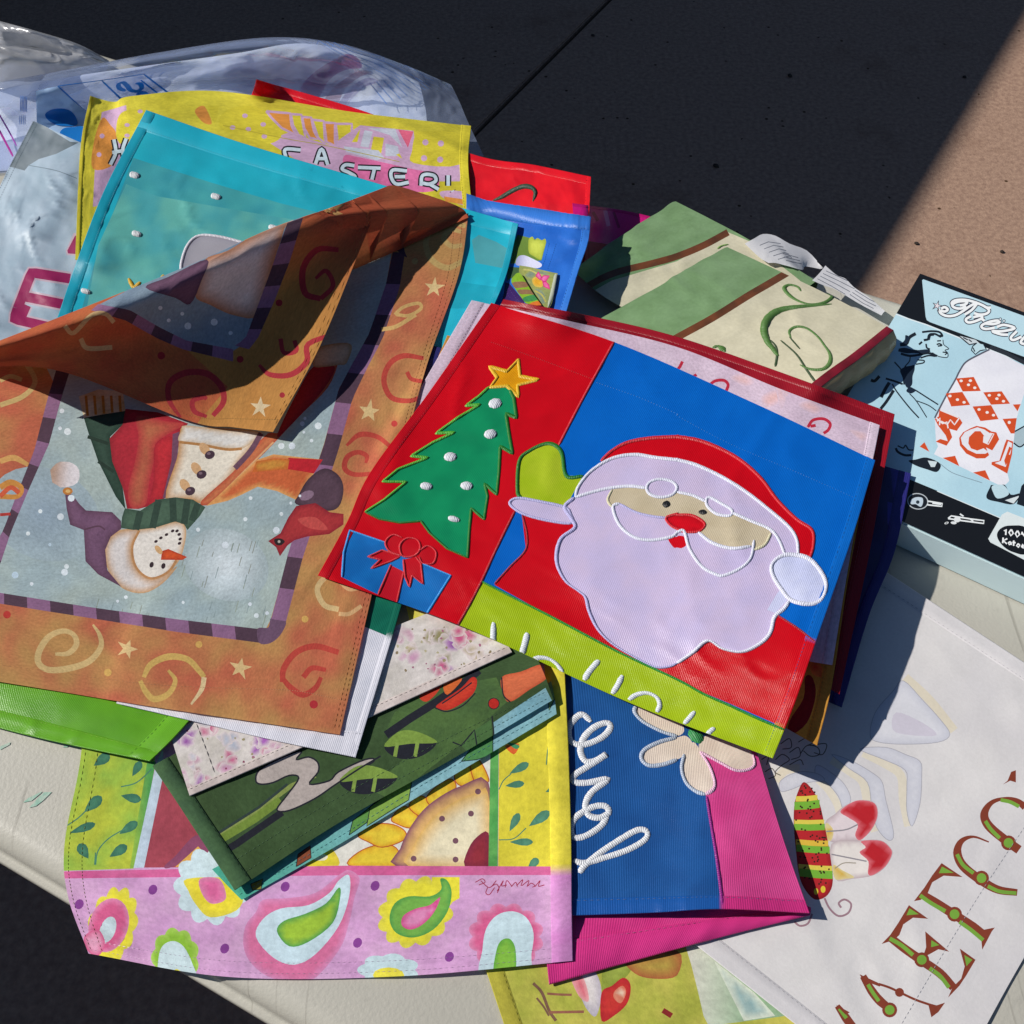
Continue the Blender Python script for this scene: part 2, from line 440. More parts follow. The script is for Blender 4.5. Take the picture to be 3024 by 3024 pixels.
    def stitch(s, name, root, lines, col, dash=2.6, gap=0.9, w=0.45, smooth=True, lift=0.0001):
        """running stitches: short raised dashes along lines (mm)"""
        V = []; F = []
        for ln in lines:
            pts = P(ln) if isinstance(ln, str) else list(ln)
            if smooth: pts = smooth_open(pts)
            c_ = s.uv_of(densify(pts, 8, False))
            Lc = np.concatenate([[0], np.cumsum(np.linalg.norm(np.diff(c_, axis=0), axis=1))])
            x = 0.3
            while x+dash < Lc[-1]:
                tt = np.array([x, x+dash*0.5, x+dash])+rng.uniform(-.15, .15); x += dash+gap
                q = np.stack([np.interp(tt, Lc, c_[:, 0]), np.interp(tt, Lc, c_[:, 1])], 1)
                t = q[2]-q[0]; t = t/(np.linalg.norm(t)+1e-9); nn = np.array([-t[1], t[0]])*w/2
                p6, n6 = s.at(np.array([q[0], q[1]+nn, q[2], q[1]-nn, q[1]])); b = len(V)
                p6 = p6+n6*np.array([lift, lift, lift, lift, lift+0.0003])[:, None]
                V += list(p6); F += [(b, b+1, b+4), (b+1, b+2, b+4), (b+2, b+3, b+4), (b+3, b, b+4)]
        if not V: return None
        o = mesh_obj(name, V, F, MAT['thread'], root, cols=colour(col, np.zeros((1, 2)), None)[0], uvs=np.zeros((len(V), 2)), smooth=False)
        o['kind'] = 'stuff'; return o
    def edge_px(s, side, inset=0.0):
        """photograph points along an edge, inset in mm"""
        su, sv = s.Lu*1000/(s.nu-1), s.Lv*1000/(s.nv-1); W_, H_ = (s.nu-1)*su, (s.nv-1)*sv
        t = np.linspace(0.005, 0.995, 60)
        uv = {'L': np.stack([0*t+inset, t*H_], 1), 'R': np.stack([0*t+W_-inset, t*H_], 1), 'T': np.stack([t*W_, 0*t+inset], 1), 'B': np.stack([t*W_, 0*t+H_-inset], 1)}[side]
        x, y = proj(s.at(uv)[0]); return list(zip(x, y))
    def hem(s, root, sides, width=9., col='ffffff', mat='nylon', rise=0.00035, name='hem', scol=None, dash=2.6, gap=0.9, sw=0.4, pucker=0.0):
        """a turned-over hem: a second layer of cloth along the edge, with its stitches"""
        su, sv = s.Lu*1000/(s.nu-1), s.Lv*1000/(s.nv-1); W_, H_ = (s.nu-1)*su, (s.nv-1)*sv
        for sd_ in sides:
            n = 60; t = np.linspace(0, 1, n); V = []; UVs = []
            rows = [(-0.0, -0.0004), (-0.25, 0.0004), (0.6, rise), (width*0.5, rise), (width-0.5, rise), (width, 0.00005)]
            for (ins, hgt) in rows:
                uv = {'L': np.stack([0*t+ins, t*H_], 1), 'R': np.stack([0*t+W_-ins, t*H_], 1), 'T': np.stack([t*W_, 0*t+ins], 1), 'B': np.stack([t*W_, 0*t+H_-ins], 1)}[sd_]
                p, nn = s.at(uv); pk = np.array([pucker*noise.noise((x*H_*0.28, 0, ord(sd_))) for x in t]) if pucker and 0.5 < ins < width else 0
                V.append(p+nn*(np.maximum(np.full(n, hgt)+pk, 0.0003) if hgt > 0.0001 else np.full(n, hgt))[:, None]); UVs.append(uv/1000.)
            F = [(j*n+i, j*n+i+1, (j+1)*n+i+1, (j+1)*n+i) for j in range(len(rows)-1) for i in range(n-1)]
            Vc = np.concatenate(V); px, py = proj(Vc)
            cc = colour(col, np.stack([px, py], 1), None)
            o = mesh_obj(name, Vc, F, MAT[mat], root, cols=cc, uvs=np.concatenate(UVs))
            bm = bmesh.new(); bm.from_mesh(o.data); bm.normal_update()
            if sum(f.normal.z for f in bm.faces) < 0: bmesh.ops.reverse_faces(bm, faces=list(bm.faces))
            bm.to_mesh(o.data); bm.free()
            if scol: s.stitch(name+'_stitching', root, [s.edge_px(sd_, width-1.2)], scol, dash, gap, sw, False, lift=rise+0.0001)
def skirt(s, root, sides, col, mat, drop=0.02, bulge=0.005, name='side', seed=0):
    """rounded side of a thick cloth: from the sheet's edge down to what carries it"""
    su, sv = s.Lu*1000/(s.nu-1), s.Lv*1000/(s.nv-1); W_, H_ = (s.nu-1)*su, (s.nv-1)*sv
    for sd_ in sides:
        n = 50; t = np.linspace(0, 1, n)
        uv = {'L': np.stack([0*t, t*H_], 1), 'R': np.stack([0*t+W_, t*H_], 1), 'T': np.stack([t*W_, 0*t], 1), 'B': np.stack([t*W_, 0*t+H_], 1)}[sd_]
        ui = {'L': (6, 0), 'R': (-6, 0), 'T': (0, 6), 'B': (0, -6)}[sd_]
        p = s.at(uv)[0]; q = s.at(uv+np.array(ui))[0]; o = p-q; o[:, 2] = 0; o /= np.linalg.norm(o, axis=1, keepdims=True)+1e-9
        w = np.array([noise.noise((x*9, seed, 0.5)) for x in t]); rows = []
        for (k, bz) in ((0, 0.0), (0.18, 0.7), (0.45, 1.0), (0.75, 0.9), (1.0, 0.5)):
            rows.append(p+o*(bulge*bz*(1+0.6*w))[:, None]-np.array([0, 0, 1])*(drop*k))
        V = np.concatenate(rows); F = [(j*n+i, j*n+i+1, (j+1)*n+i+1, (j+1)*n+i) for j in range(4) for i in range(n-1)]
        ob = mesh_obj(name, V, F, MAT[mat], root, cols=lin(col), uvs=np.concatenate([np.stack([t*0.3, 0*t+0.01*j], 1) for j in range(5)]))
        me = ob.data; c0 = (p-q).mean(0)
        if sum(np.array(f.normal)@c0 for f in me.polygons) < 0: me.flip_normals()
def densify(pts, seg, closed):
    o = []; n = len(pts)
    for i in range(n if closed else n-1):
        a = pts[i]; b = pts[(i+1) % n]; L = math.hypot(b[0]-a[0], b[1]-a[1]); m = max(1, int(L/seg+0.5))
        for j in range(m): o.append((a[0]+(b[0]-a[0])*j/m, a[1]+(b[1]-a[1])*j/m))
    if not closed: o.append(tuple(pts[-1]))
    return o
def inside(p, poly):
    """non-zero winding test"""
    w = np.zeros(len(p), int); x, y = p[:, 0], p[:, 1]
    q = np.roll(poly, -1, 0)
    for (x0, y0), (x1, y1) in zip(poly, q):
        if y0 == y1: continue
        cr = (x1-x0)*(y-y0)-(x-x0)*(y1-y0)
        w += ((y0 <= y) & (y1 > y) & (cr > 0)).astype(int)-((y1 <= y) & (y0 > y) & (cr < 0)).astype(int)
    return w != 0
def seg_dist(p, poly):
    d = np.full(len(p), 1e9); q = np.roll(poly, -1, 0)
    for a, b in zip(poly, q):
        ab = b-a; t = np.clip(((p-a)@ab)/(ab@ab+1e-9), 0, 1); d = np.minimum(d, np.linalg.norm(p-a-t[:, None]*ab, axis=1))
    return d
def colour(cs, px, bd):
    """hex | ('lin', h1, h2, (x0,y0), (x1,y1)) | ('rad', hc, he, (x,y), r) | ('rim', fill, edge, width) | ('noise', h1, h2, scale)"""
    n = len(px)
    if isinstance(cs, str): return np.tile(lin(cs), (n, 1))
    if cs[0] == 'mul':
        f = cs[2]; c = colour(cs[1], px, bd)
        return c*np.array([1+f*noise.noise((x*0.012, y*0.012, 3.3)) for x, y in px])[:, None]
    if cs[0] == 'lin':
        a, b = np.array(cs[3]), np.array(cs[4]); d = b-a; t = np.clip(((px-a)@d)/(d@d), 0, 1)
    elif cs[0] == 'rad': t = np.clip(np.linalg.norm(px-np.array(cs[3]), axis=1)/cs[4], 0, 1)
    elif cs[0] == 'rim': t = 1-np.clip(seg_dist(px, bd)/cs[3], 0, 1)
    elif cs[0] == 'noise': t = np.clip(0.5+1.1*np.array([noise.noise((x/cs[3], y/cs[3], 1.3))+0.5*noise.noise((x/cs[3]*2.7, y/cs[3]*2.7, 4)) for x, y in px]), 0, 1)
    ca = colour(cs[1], px, bd); cb = colour(cs[2], px, bd)
    return ca*(1-t[:, None])+cb*t[:, None]
def thing_at(name, label, cat, pt, group=None):
    """an Empty on the table below a photograph point"""
    if isinstance(pt, str): pt = P(pt)[0]
    return empty(name, tuple(unproj(pt[0], pt[1], 0.0)), label, cat, group)
# ================================================================ the setting
def rough_mat(name, hx, hx2, scale, rough, bump, bscale, spots=None, dist=0.002, spec=0.3, stain=None, scratch=0):
    m, n, l = new_mat(name); o = N(n, 'ShaderNodeOutputMaterial'); b = N(n, 'ShaderNodeBsdfPrincipled', Roughness=rough)
    b.inputs['Specular IOR Level'].default_value = spec
    tc = N(n, 'ShaderNodeTexCoord'); n1 = N(n, 'ShaderNodeTexNoise', Scale=scale, Detail=6.0, Roughness=0.6); l.new(tc.outputs['Object'], n1.inputs['Vector'])
    r = N(n, 'ShaderNodeValToRGB'); r.color_ramp.elements[0].position = 0.33; r.color_ramp.elements[1].position = 0.67
    r.color_ramp.elements[0].color = (*lin(hx), 1); r.color_ramp.elements[1].color = (*lin(hx2), 1); l.new(n1.outputs[0], r.inputs[0])
    c = r.outputs[0]
    if spots:
        v = N(n, 'ShaderNodeTexVoronoi', Scale=spots[0]); l.new(tc.outputs['Object'], v.inputs['Vector'])
        rr = N(n, 'ShaderNodeValToRGB'); rr.color_ramp.elements[0].position = spots[1]; rr.color_ramp.elements[1].position = spots[1]*1.5
        rr.color_ramp.elements[0].color = (1, 1, 1, 1); rr.color_ramp.elements[1].color = (0, 0, 0, 1); l.new(v.outputs['Distance'], rr.inputs[0])
        mx = N(n, 'ShaderNodeMix', data_type='RGBA'); mx.inputs[7].default_value = (*lin(spots[2]), 1)
        n5 = N(n, 'ShaderNodeTexNoise', Scale=spots[0]*0.37); l.new(tc.outputs['Object'], n5.inputs['Vector'])
        g5 = N(n, 'ShaderNodeMath', operation='GREATER_THAN'); g5.inputs[1].default_value = 0.54; l.new(n5.outputs[0], g5.inputs[0])
        m5 = N(n, 'ShaderNodeMath', operation='MULTIPLY'); l.new(rr.outputs[0], m5.inputs[0]); l.new(g5.outputs[0], m5.inputs[1])
        l.new(m5.outputs[0], mx.inputs[0]); l.new(c, mx.inputs[6]); c = mx.outputs[2]
    if stain:
        n6 = N(n, 'ShaderNodeTexNoise', Scale=stain[0], Detail=5.0, Roughness=0.7); l.new(tc.outputs['Object'], n6.inputs['Vector'])
        r6 = N(n, 'ShaderNodeMapRange'); r6.inputs[1].default_value = 0.56; r6.inputs[2].default_value = 0.75; r6.inputs[3].default_value = 0; r6.inputs[4].default_value = stain[2]
        l.new(n6.outputs[0], r6.inputs[0]); mx = N(n, 'ShaderNodeMix', data_type='RGBA'); mx.inputs[7].default_value = (*lin(stain[1]), 1)
        l.new(r6.outputs[0], mx.inputs[0]); l.new(c, mx.inputs[6]); c = mx.outputs[2]
    if scratch:
        mp = N(n, 'ShaderNodeMapping'); mp.inputs['Scale'].default_value = (260, 7, 1); mp.inputs['Rotation'].default_value = (0, 0, 0.5); l.new(tc.outputs['Object'], mp.inputs[0])
        n7 = N(n, 'ShaderNodeTexNoise', Scale=1.0, Detail=2.0); l.new(mp.outputs[0], n7.inputs['Vector'])
        r7 = N(n, 'ShaderNodeMapRange'); r7.inputs[1].default_value = 0.66; r7.inputs[2].default_value = 0.74; r7.inputs[3].default_value = 0; r7.inputs[4].default_value = scratch; l.new(n7.outputs[0], r7.inputs[0])
        mx = N(n, 'ShaderNodeMix', data_type='RGBA'); mx.inputs[7].default_value = (*lin('7a766c'), 1); l.new(r7.outputs[0], mx.inputs[0]); l.new(c, mx.inputs[6]); c = mx.outputs[2]
    l.new(c, b.inputs['Base Color'])
    nb = N(n, 'ShaderNodeTexNoise', Scale=bscale, Detail=4.0); l.new(tc.outputs['Object'], nb.inputs['Vector'])
    bp = N(n, 'ShaderNodeBump', Strength=bump, Distance=dist); l.new(nb.outputs[0], bp.inputs['Height']); l.new(bp.outputs[0], b.inputs['Normal'])
    l.new(b.outputs[0], o.inputs[0]); return m
M_CONC = rough_mat('tan_concrete', '886e60', 'a58976', 95., 0.92, 0.4, 230., spots=(23., 0.07, '4a382a'), stain=(3.0, '74594a', 0.6), spec=0.0)
M_JOINT = rough_mat('joint_filler', '2a2420', '3a322c', 60., 0.95, 0.5, 150.)
M_EARTH = rough_mat('dry_earth', '2c2f20', '3a3a28', 20., 0.95, 0.8, 60.)
M_STUCCO = rough_mat('brown_stucco', '3c3c40', '48484c', 30., 0.95, 0.8, 120.)
M_SHING = rough_mat('brown_shingle', '3a322c', '4a4038', 40., 0.95, 0.6, 90.)
M_TABLE = rough_mat('table_plastic', 'a9a69b', 'b2afa4', 5., 0.48, 0.35, 420., stain=(70., '85827a', 0.25), dist=0.0006, spec=0.4, scratch=0.5)
M_STEEL = rough_mat('grey_tube', '6e6e70', '808082', 20., 0.4, 0.1, 100.)

M_PAINT = rough_mat('green_paint', '82b09c', 'a9b5a8', 260., 0.6, 0.2, 300.)
def box_verts(o, ex, ey, ez, a, b):
    """corners of a block from a=(x,y,z) to b in the frame (o; ex, ey, ez)"""
    V = [o+ex*x+ey*y+ez*z for z in (a[2], b[2]) for y in (a[1], b[1]) for x in (a[0], b[0])]
    return V, [(0, 2, 3, 1), (4, 5, 7, 6), (0, 1, 5, 4), (2, 6, 7, 3), (0, 4, 6, 2), (1, 3, 7, 5)]
EZ = np.array([0., 0., 1.])
def block(name, o, ex, ey, a, b, mat, parent=None, bev=0.0):
    V, F = box_verts(np.array(o, float), np.array(ex, float), np.array(ey, float), EZ, a, b)
    ob = mesh_obj(name, V, F, mat, parent, smooth=False)
    bm = bmesh.new(); bm.from_mesh(ob.data); bmesh.ops.recalc_face_normals(bm, faces=bm.faces)
    if bev: bmesh.ops.bevel(bm, geom=bm.edges, offset=bev, segments=2, affect='EDGES')
    bm.to_mesh(ob.data); bm.free(); return ob
# ground sheet and the poured drive with its open joint
g = mesh_obj('ground', [(-60, -60, -0.014), (60, -60, -0.014), (60, 60, -0.014), (-60, 60, -0.014)], [(0, 1, 2, 3)], M_EARTH, smooth=False); tag(g, kind='structure')
J0 = unproj(1797, 0, -TABLE); J1 = unproj(1405, 390, -TABLE)
jd = (J0-J1)[:2]; jd = jd/np.linalg.norm(jd); JX = np.array([jd[0], jd[1], 0]); JY = np.array([-jd[1], jd[0], 0])
drive = empty('driveway', (0, 0, 0), 'tan concrete driveway of poured slabs with a dark open joint', 'driveway'); drive['kind'] = 'structure'; del drive['category']
j0 = np.array([J1[0], J1[1], 0.0])
for ya in (0.0, 3.6):
    for xa in (-5.2, -1.6+0.02, 2.9):
        xb = {-5.2: -1.6, -1.58: 2.88, 2.9: 6.5}[round(xa, 2)]
        block('slab', j0, JX, JY, (xa+0.0055, (ya-3.6 if ya else -2.3)+0.0055, -0.1), (xb-0.0055, ya-0.0055, 0.0), M_CONC, drive, bev=0.004)
def pebble(pt, r, k, where):
    bm = bmesh.new(); bmesh.ops.create_icosphere(bm, subdivisions=1, radius=r)
    for v in bm.verts: v.co *= 0.75+0.5*noise.noise((v.co.x*90+k, v.co.y*90, v.co.z*90)); v.co.z *= 0.55
    me = bpy.data.meshes.new('pebble'); bm.to_mesh(me); bm.free(); me.materials.append(M_JOINT); o = bpy.data.objects.new('pebble', me); COL.objects.link(o)
    o.location = (pt[0], pt[1], r*0.35); return tag(o, 'tiny dark pebble '+where, 'pebble', 'pebbles scattered on the driveway')
for k, (q, r_) in enumerate((('C 640 437', .009), ('C 220 950', .009), ('C 1640 445', .007), ('C 1362 1390', .006), ('C 1850 1440', .006), ('B 1450 205', .007))): pebble(unproj(*P(q)[0], -TABLE), r_, k*3.1, ('in the middle of the shaded driveway', 'on shaded concrete, nearest the green velvet', 'in shade close to the shadow edge at top right', 'on sunlit concrete just left above the box', 'on sunlit concrete above the box, near the right photo edge', 'beside the long dark joint near the top of the photo')[k])
# house on the sunny side: its eave shades the drive
EV = np.array([0.746, 1.584]) + SUN_H*(2.6/math.tan(SUN_EL)); SE = (unproj(3000, 124, -TABLE)-unproj(2585, 828, -TABLE))[:2]; SE /= np.linalg.norm(SE)
HXv = np.array([SE[0], SE[1], 0]); HYv = np.array([-SE[1], SE[0], 0])
ho = np.array([EV[0], EV[1], 0.0])
house = empty('house', tuple(ho), 'dark grey stucco house whose eave shades the driveway, left of the table', 'house')
block('wall', ho, HXv, HYv, (-9, 0.5, 0), (7, 0.75, 2.55), M_STUCCO, house)
block('wall', ho, HXv, HYv, (-9, 0.75, 0), (-8.75, 6.5, 2.55), M_STUCCO, house); block('wall', ho, HXv, HYv, (6.75, 0.75, 0), (7, 6.5, 2.55), M_STUCCO, house)
V = [ho+HXv*x+HYv*y+EZ*z for (y, z) in ((0, 2.6), (0, 2.5), (3.8, 3.72), (3.8, 3.84), (7.4, 2.5), (7.4, 2.6)) for x in (-9.4, 7.4)]
mesh_obj('roof', V, [(0, 1, 3, 2), (0, 6, 7, 1), (2, 3, 5, 4), (6, 10, 11, 7), (4, 5, 9, 8), (8, 9, 11, 10), (0, 2, 4, 6), (4, 8, 10, 6), (1, 7, 5, 3), (5, 7, 11, 9)], M_SHING, house, smooth=False)

# ================================================================ folding table
_ta = math.radians(-26.7); TE = np.array([math.cos(_ta), math.sin(_ta), 0.]); TN = np.array([-math.sin(_ta), math.cos(_ta), 0.])
T0 = np.array([-0.1424, 0.1226, TABLE])-TE*0.2172
TL0, TL1, TW = -0.78, 1.40, 0.743
def table_top():
    prof = [(0.0, 0.0), (0.004, -0.0006), (0.009, -0.003), (0.013, -0.0075), (0.0145, -0.014), (0.0150, -0.020), (0.0165, -0.0215), (0.0195, -0.022), (0.0205, -0.024), (0.0205, -0.042), (0.019, -0.043), (0.015, -0.043), (0.013, -0.03)]
    rc = 0.055; cors = [(TL0+rc, rc), (TL1-rc, rc), (TL1-rc, TW-rc), (TL0+rc, TW-rc)]
    V = []; F = []; ring = []
    for (d, z) in prof:
        r = rc+d; row = []
        for ci, (cx, cy) in enumerate(cors):
            for k in range(9):
                a = math.pi+ci*math.pi/2+k/8*math.pi/2
                V.append(T0+TE*(cx+r*math.cos(a))+TN*(cy+r*math.sin(a))+EZ*z); row.append(len(V)-1)
        ring.append(row)
    n = len(ring[0])
    F.append(tuple(ring[0]))
    for j in range(len(ring)-1):
        for i in range(n): F.append((ring[j][i], ring[j+1][i], ring[j+1][(i+1) % n], ring[j][(i+1) % n]))
    return V, F
tc_ = T0+TE*(TL0+TL1)/2+TN*TW/2
table = empty('folding_table', (tc_[0], tc_[1], 0), 'off white moulded plastic folding table under the pile of flags', 'table')
V, F = table_top(); tt = mesh_obj('tabletop', V, F, M_TABLE, table)
bm = bmesh.new(); bm.from_mesh(tt.data); bmesh.ops.recalc_face_normals(bm, faces=bm.faces); bm.to_mesh(tt.data); bm.free()
def tube(name, pts, r, mat, parent, seg=10):
    pts = [Vector(p) for p in pts]; V = []; F = []
    for i, p in enumerate(pts):
        d = (pts[min(i+1, len(pts)-1)]-pts[max(i-1, 0)]).normalized(); a = d.orthogonal().normalized(); b = d.cross(a)
        if i and (a-pa).length > 1.2: a, b = -a, -b
        pa = a
        for k in range(seg): V.append(tuple(p+(a*math.cos(2*math.pi*k/seg)+b*math.sin(2*math.pi*k/seg))*r))
    for i in range(len(pts)-1):
        for k in range(seg): F.append((i*seg+k, i*seg+(k+1) % seg, (i+1)*seg+(k+1) % seg, (i+1)*seg+k))
    F += [tuple(range(seg))[::-1], tuple(range((len(pts)-1)*seg, len(pts)*seg))]
    return mesh_obj(name, V, F, mat, parent)
for lx in (TL0+0.2, TL1-0.2):
    for ly in (0.12, TW-0.12):
        p = T0+TE*lx+TN*ly; tube('leg', [p-EZ*0.03, p-EZ*0.5, p-EZ*0.74], 0.0127, M_STEEL, table)
    tube('crossbar', [T0+TE*lx+TN*0.12-EZ*0.55, T0+TE*lx+TN*(TW-0.12)-EZ*0.55], 0.011, M_STEEL, table)
# streaks of green paint on the plastic
for k, q in enumerate(('G 165 745 215 690 250 655 295 655 250 700 205 735', 'G 130 715 160 690 240 650 235 660 180 705', 'G 0 395 60 370 55 385 0 415', 'G 355 400 400 372 385 400')):
    pp = [unproj(x, y, 0.0004) for x, y in P(q)]; m_ = mesh_obj('paint_streak', pp, [tuple(range(len(pp)))], M_PAINT, tt, smooth=False)
    if m_.data.polygons[0].normal.z < 0: m_.data.flip_normals()
# the table carries everything: start the height map
gi, gj = np.meshgrid(np.arange(HM.shape[0]), np.arange(HM.shape[1]), indexing='ij')
q = np.stack([HX0+(gi+.5)*HC-T0[0], HY0+(gj+.5)*HC-T0[1]], -1); qa = q@TE[:2]; qb = q@TN[:2]
HM[(qa > TL0) & (qa < TL1) & (qb > -0.021) & (qb < TW+0.02)] = 0.0
# ================================================================ helpers for printed artwork
def strip_checks(s, part, inner, outer, n, c1, c2):
    a = np.array(P(inner) if isinstance(inner, str) else inner); b = np.array(P(outer) if isinstance(outer, str) else outer)
    def res(q, m):
        L = np.concatenate([[0], np.cumsum(np.linalg.norm(np.diff(q, axis=0), axis=1))]); t = np.linspace(0, L[-1], m)
        return np.stack([np.interp(t, L, q[:, 0]), np.interp(t, L, q[:, 1])], 1)
    A, B = res(a, n*3+1), res(b, n*3+1)
    for i in range(n):
        s.poly(part, [tuple(q) for q in A[i*3:i*3+4]]+[tuple(q) for q in B[i*3:i*3+4][::-1]], c1 if i % 2 == 0 else c2)
def star_pts(x, y, r, fr, rot=0.0, n=5, inner=0.42):
    f = FR[fr]; o = []
    for i in range(2*n):
        a = rot-math.pi/2+math.pi*i/n; rr = (r if i % 2 == 0 else r*inner)*rng.uniform(0.88, 1.12)
        o.append((f[0]+(x+rr*math.cos(a))*f[2], f[1]+(y+rr*math.sin(a))*f[2]))
    return o
def leaf(x0, y0, x1, y1, w, fr):
    """leaf outline from base to tip"""
    f = FR[fr]; a = np.array([f[0]+x0*f[2], f[1]+y0*f[2]]); b = np.array([f[0]+x1*f[2], f[1]+y1*f[2]]); d = b-a; n = np.array([-d[1], d[0]])/np.linalg.norm(d)*w*f[2]/2
    prof = [(0, 0), (.2, .45), (.5, .95), (.75, 1.0), (.92, .6), (1, 0)]
    return [tuple(a+d*t+n*k) for t, k in prof]+[tuple(a+d*t-n*k) for t, k in prof[-2:0:-1]]

# ================================================================ strawberry flag, lowest at the front
r = thing_at('garden_flag', 'yellow green flag with strawberries half hidden under the welcome flag at the front', 'flag', 'W 1150 1850')
s = Surf('880 1720 0 1190 1705 0 1500 1690 0 / 940 1900 0 1250 1885 0 1575 1870 0 / 1000 2080 0 1330 2065 0 1650 2050 0', seed=1, wr=0.001)
s.poly('leaf_print', 'I 40 1510 90 1500 250 1620 420 1760 620 1932 180 1990 150 1932 120 1800 80 1640', ('lin', 'd8d6c8', '8fae8a', P('I 60 1700')[0], P('I 420 1720')[0]))
s.poly('leaf_print', 'I 210 1620 300 1690 440 1800 560 1932 380 1960 300 1800', ('rim', '8aa8a8', 'cfd6c4', 26))
s.poly('dress_print', 'H 1330 1700 1400 1640 1470 1690 1500 1800 1470 1932 1420 1900 1380 1820', ('rim', 'd9d2cf', 'b8b0bc', 20), True)
s.poly('dress_print', 'H 1330 1715 1385 1700 1420 1780 1425 1850 1380 1830 1345 1770', ('rim', 'd46a78', 'dfa0a2', 14), True)
s.poly('leaf_print', 'H 1510 1650 1580 1620 1680 1610 1650 1700 1560 1760 1505 1800', ('rim', '9fae4c', '8c9a3c', 20), True)
s.poly('strawberry_print', 'H 1500 1800 1560 1760 1620 1715 1660 1740 1665 1800 1640 1870 1570 1932 1500 1960', ('rim', 'cc3a34', 'b82a30', 20), True)
s.poly('strawberry_print', 'H 1575 1790 1620 1760 1640 1800 1610 1860 1570 1830', ('rim', 'ecd2b8', 'd87a60', 12), True)
s.poly('strawberry_print', 'H 1640 1600 1932 1560 1932 1700 1800 1720 1690 1690', ('rim', 'b9a24a', 'a8603a', 40), True)
s.line('twig_print', 'H 1110 1745 1160 1800 1200 1900 1240 1960', 9, '7a5a48'); s.line('twig_print', 'H 1190 1805 1260 1810 1330 1812', 7, '93604c')
s.line('twig_print', 'H 1130 1830 1170 1880 1200 1932', 6, '7a5a48'); s.line('twig_print', 'H 1200 1912 1400 1908', 8, '93604c'); s.line('twig_print', 'H 1850 1900 1900 1932', 16, '8a2a2a')
s.build(r, 'panel', ('noise', 'c3bb58', 'a9ad46', 110), 'paint')
s.hem(r, 'L', 11., 'b5ad42', 'paint', scol='8f8a30')

# ================================================================ white welcome flag
r = thing_at('garden_flag', 'white flag lettered in brown and green with a red striped dragonfly', 'flag', 'W 1650 1600')
s = Surf('1386 892 0 1787 1155 0 2188 1418 0 / 1110 1180 0 1560 1460 0 1960 1760 0 / 882 1441 0 1318 1787 0 1754 2134 0', seed=2, wr=0.0013, wscale=12.)
BR, GN = '803a28', '74a23c'
PET = ('rim', 'd6d6dc', 'c4c5cf', 26)
s.line('petal_print', 'I 1300 0 1440 130 1580 305', 26, 'd9d0bc'); s.line('petal_print', 'I 1060 430 1180 490 1275 560 1290 700 1320 850', 26, 'dad2c0')
s.line('petal_print', 'I 880 470 990 540 1060 600 1090 740 1130 880', 26, 'dad2c0'); s.line('petal_print', 'I 790 570 860 640 910 720 930 790', 22, 'dad2c0'); s.line('petal_print', 'I 560 590 620 530 700 520', 26, 'd9d0bc')
for q in ('I 1290 20 1400 130 1500 240 1555 325 1490 370 1300 382 1150 370 1100 330 1130 200 1230 80', 'I 1040 410 1190 400 1300 440 1385 480 1395 560 1385 720 1340 850 1310 760 1310 620 1300 530 1180 470',
          'I 880 440 1000 480 1120 550 1170 600 1190 700 1235 890 1205 930 1140 860 1110 740 1085 600 980 520', 'I 800 500 900 560 960 620 990 700 950 760 920 680 850 600 790 560', 'I 590 590 690 540 800 550 840 590 750 600 650 640 590 650'):
    s.poly('petal_print', q, PET, True); s.line('petal_print', P(q), 2.2, 'a9a8b0', closed=True)
s.poly('petal_print', 'I 1250 200 1400 260 1480 330 1330 330 1230 300', 'cbc6d2', True)
# dragonfly
s.poly('wing_print', 'I 845 830 900 780 960 730 1060 700 1130 720 1145 790 1110 870 1040 930 950 935 870 935', ('rim', 'dccfd2', 'b9a8ac', 14), True)
s.poly('wing_print', 'I 880 950 1060 930 1160 930 1215 970 1228 1010 1190 1080 1120 1130 1000 1150 900 1150', ('rim', 'e3dcd6', 'b9a8ac', 14), True)
s.poly('wing_print', 'I 930 765 1000 712 1060 702 1128 722 1142 790 1108 868 1045 930 1015 900 1030 840 975 800', ('rim', 'b8202a', 'd8707a', 9), True)
s.poly('wing_print', 'I 1050 935 1160 933 1212 972 1224 1010 1188 1078 1118 1128 1088 1120 1090 1050 1040 1000 1075 970', ('rim', 'b8202a', 'd8707a', 9), True)
s.poly('wing_print', 'I 848 832 890 870 880 930 850 920', ('rim', 'd0a83c', 'd8c890', 8), True); s.poly('wing_print', 'I 890 1070 940 1100 1010 1140 960 1150 900 1150', ('rim', 'd0a83c', 'd8c890', 10), True)
s.line('wing_print', 'I 850 880 960 870 1030 840', 4, '8f8a90'); s.line('wing_print', 'I 880 1010 980 1030 1080 1050', 4, '8f8a90'); s.line('wing_print', 'I 900 1090 950 1060 1020 1060', 3, '9a9080')
body = 'I 722 598 690 650 668 730 665 850 678 1000 700 1150 750 1240 800 1270 860 1240 888 1160 870 1000 842 850 812 720 770 640'
s.poly('dragonfly_print', body, ('rim', 'b3242a', '8c1a20', 8), True)
for (y, h, c, xl, xr, dy) in ((690, 30, 'd8c850', 676, 800, 4), (728, 46, '74ae38', 668, 812, 6), (826, 28, 'd8c850', 668, 838, 0), (854, 36, '74ae38', 666, 842, 0), (944, 32, 'd8b440', 676, 862, -4), (980, 40, '74ae38', 680, 870, -6), (1086, 30, 'd8c850', 692, 884, -6), (1120, 46, '74ae38', 696, 886, -8)):
    s.poly('dragonfly_print', f'I {xl} {y-h/2+dy} {(xl+xr)/2} {y-h/2+3} {xr} {y-h/2-dy} {xr} {y+h/2-dy} {(xl+xr)/2} {y+h/2+3} {xl} {y+h/2+dy}', c)
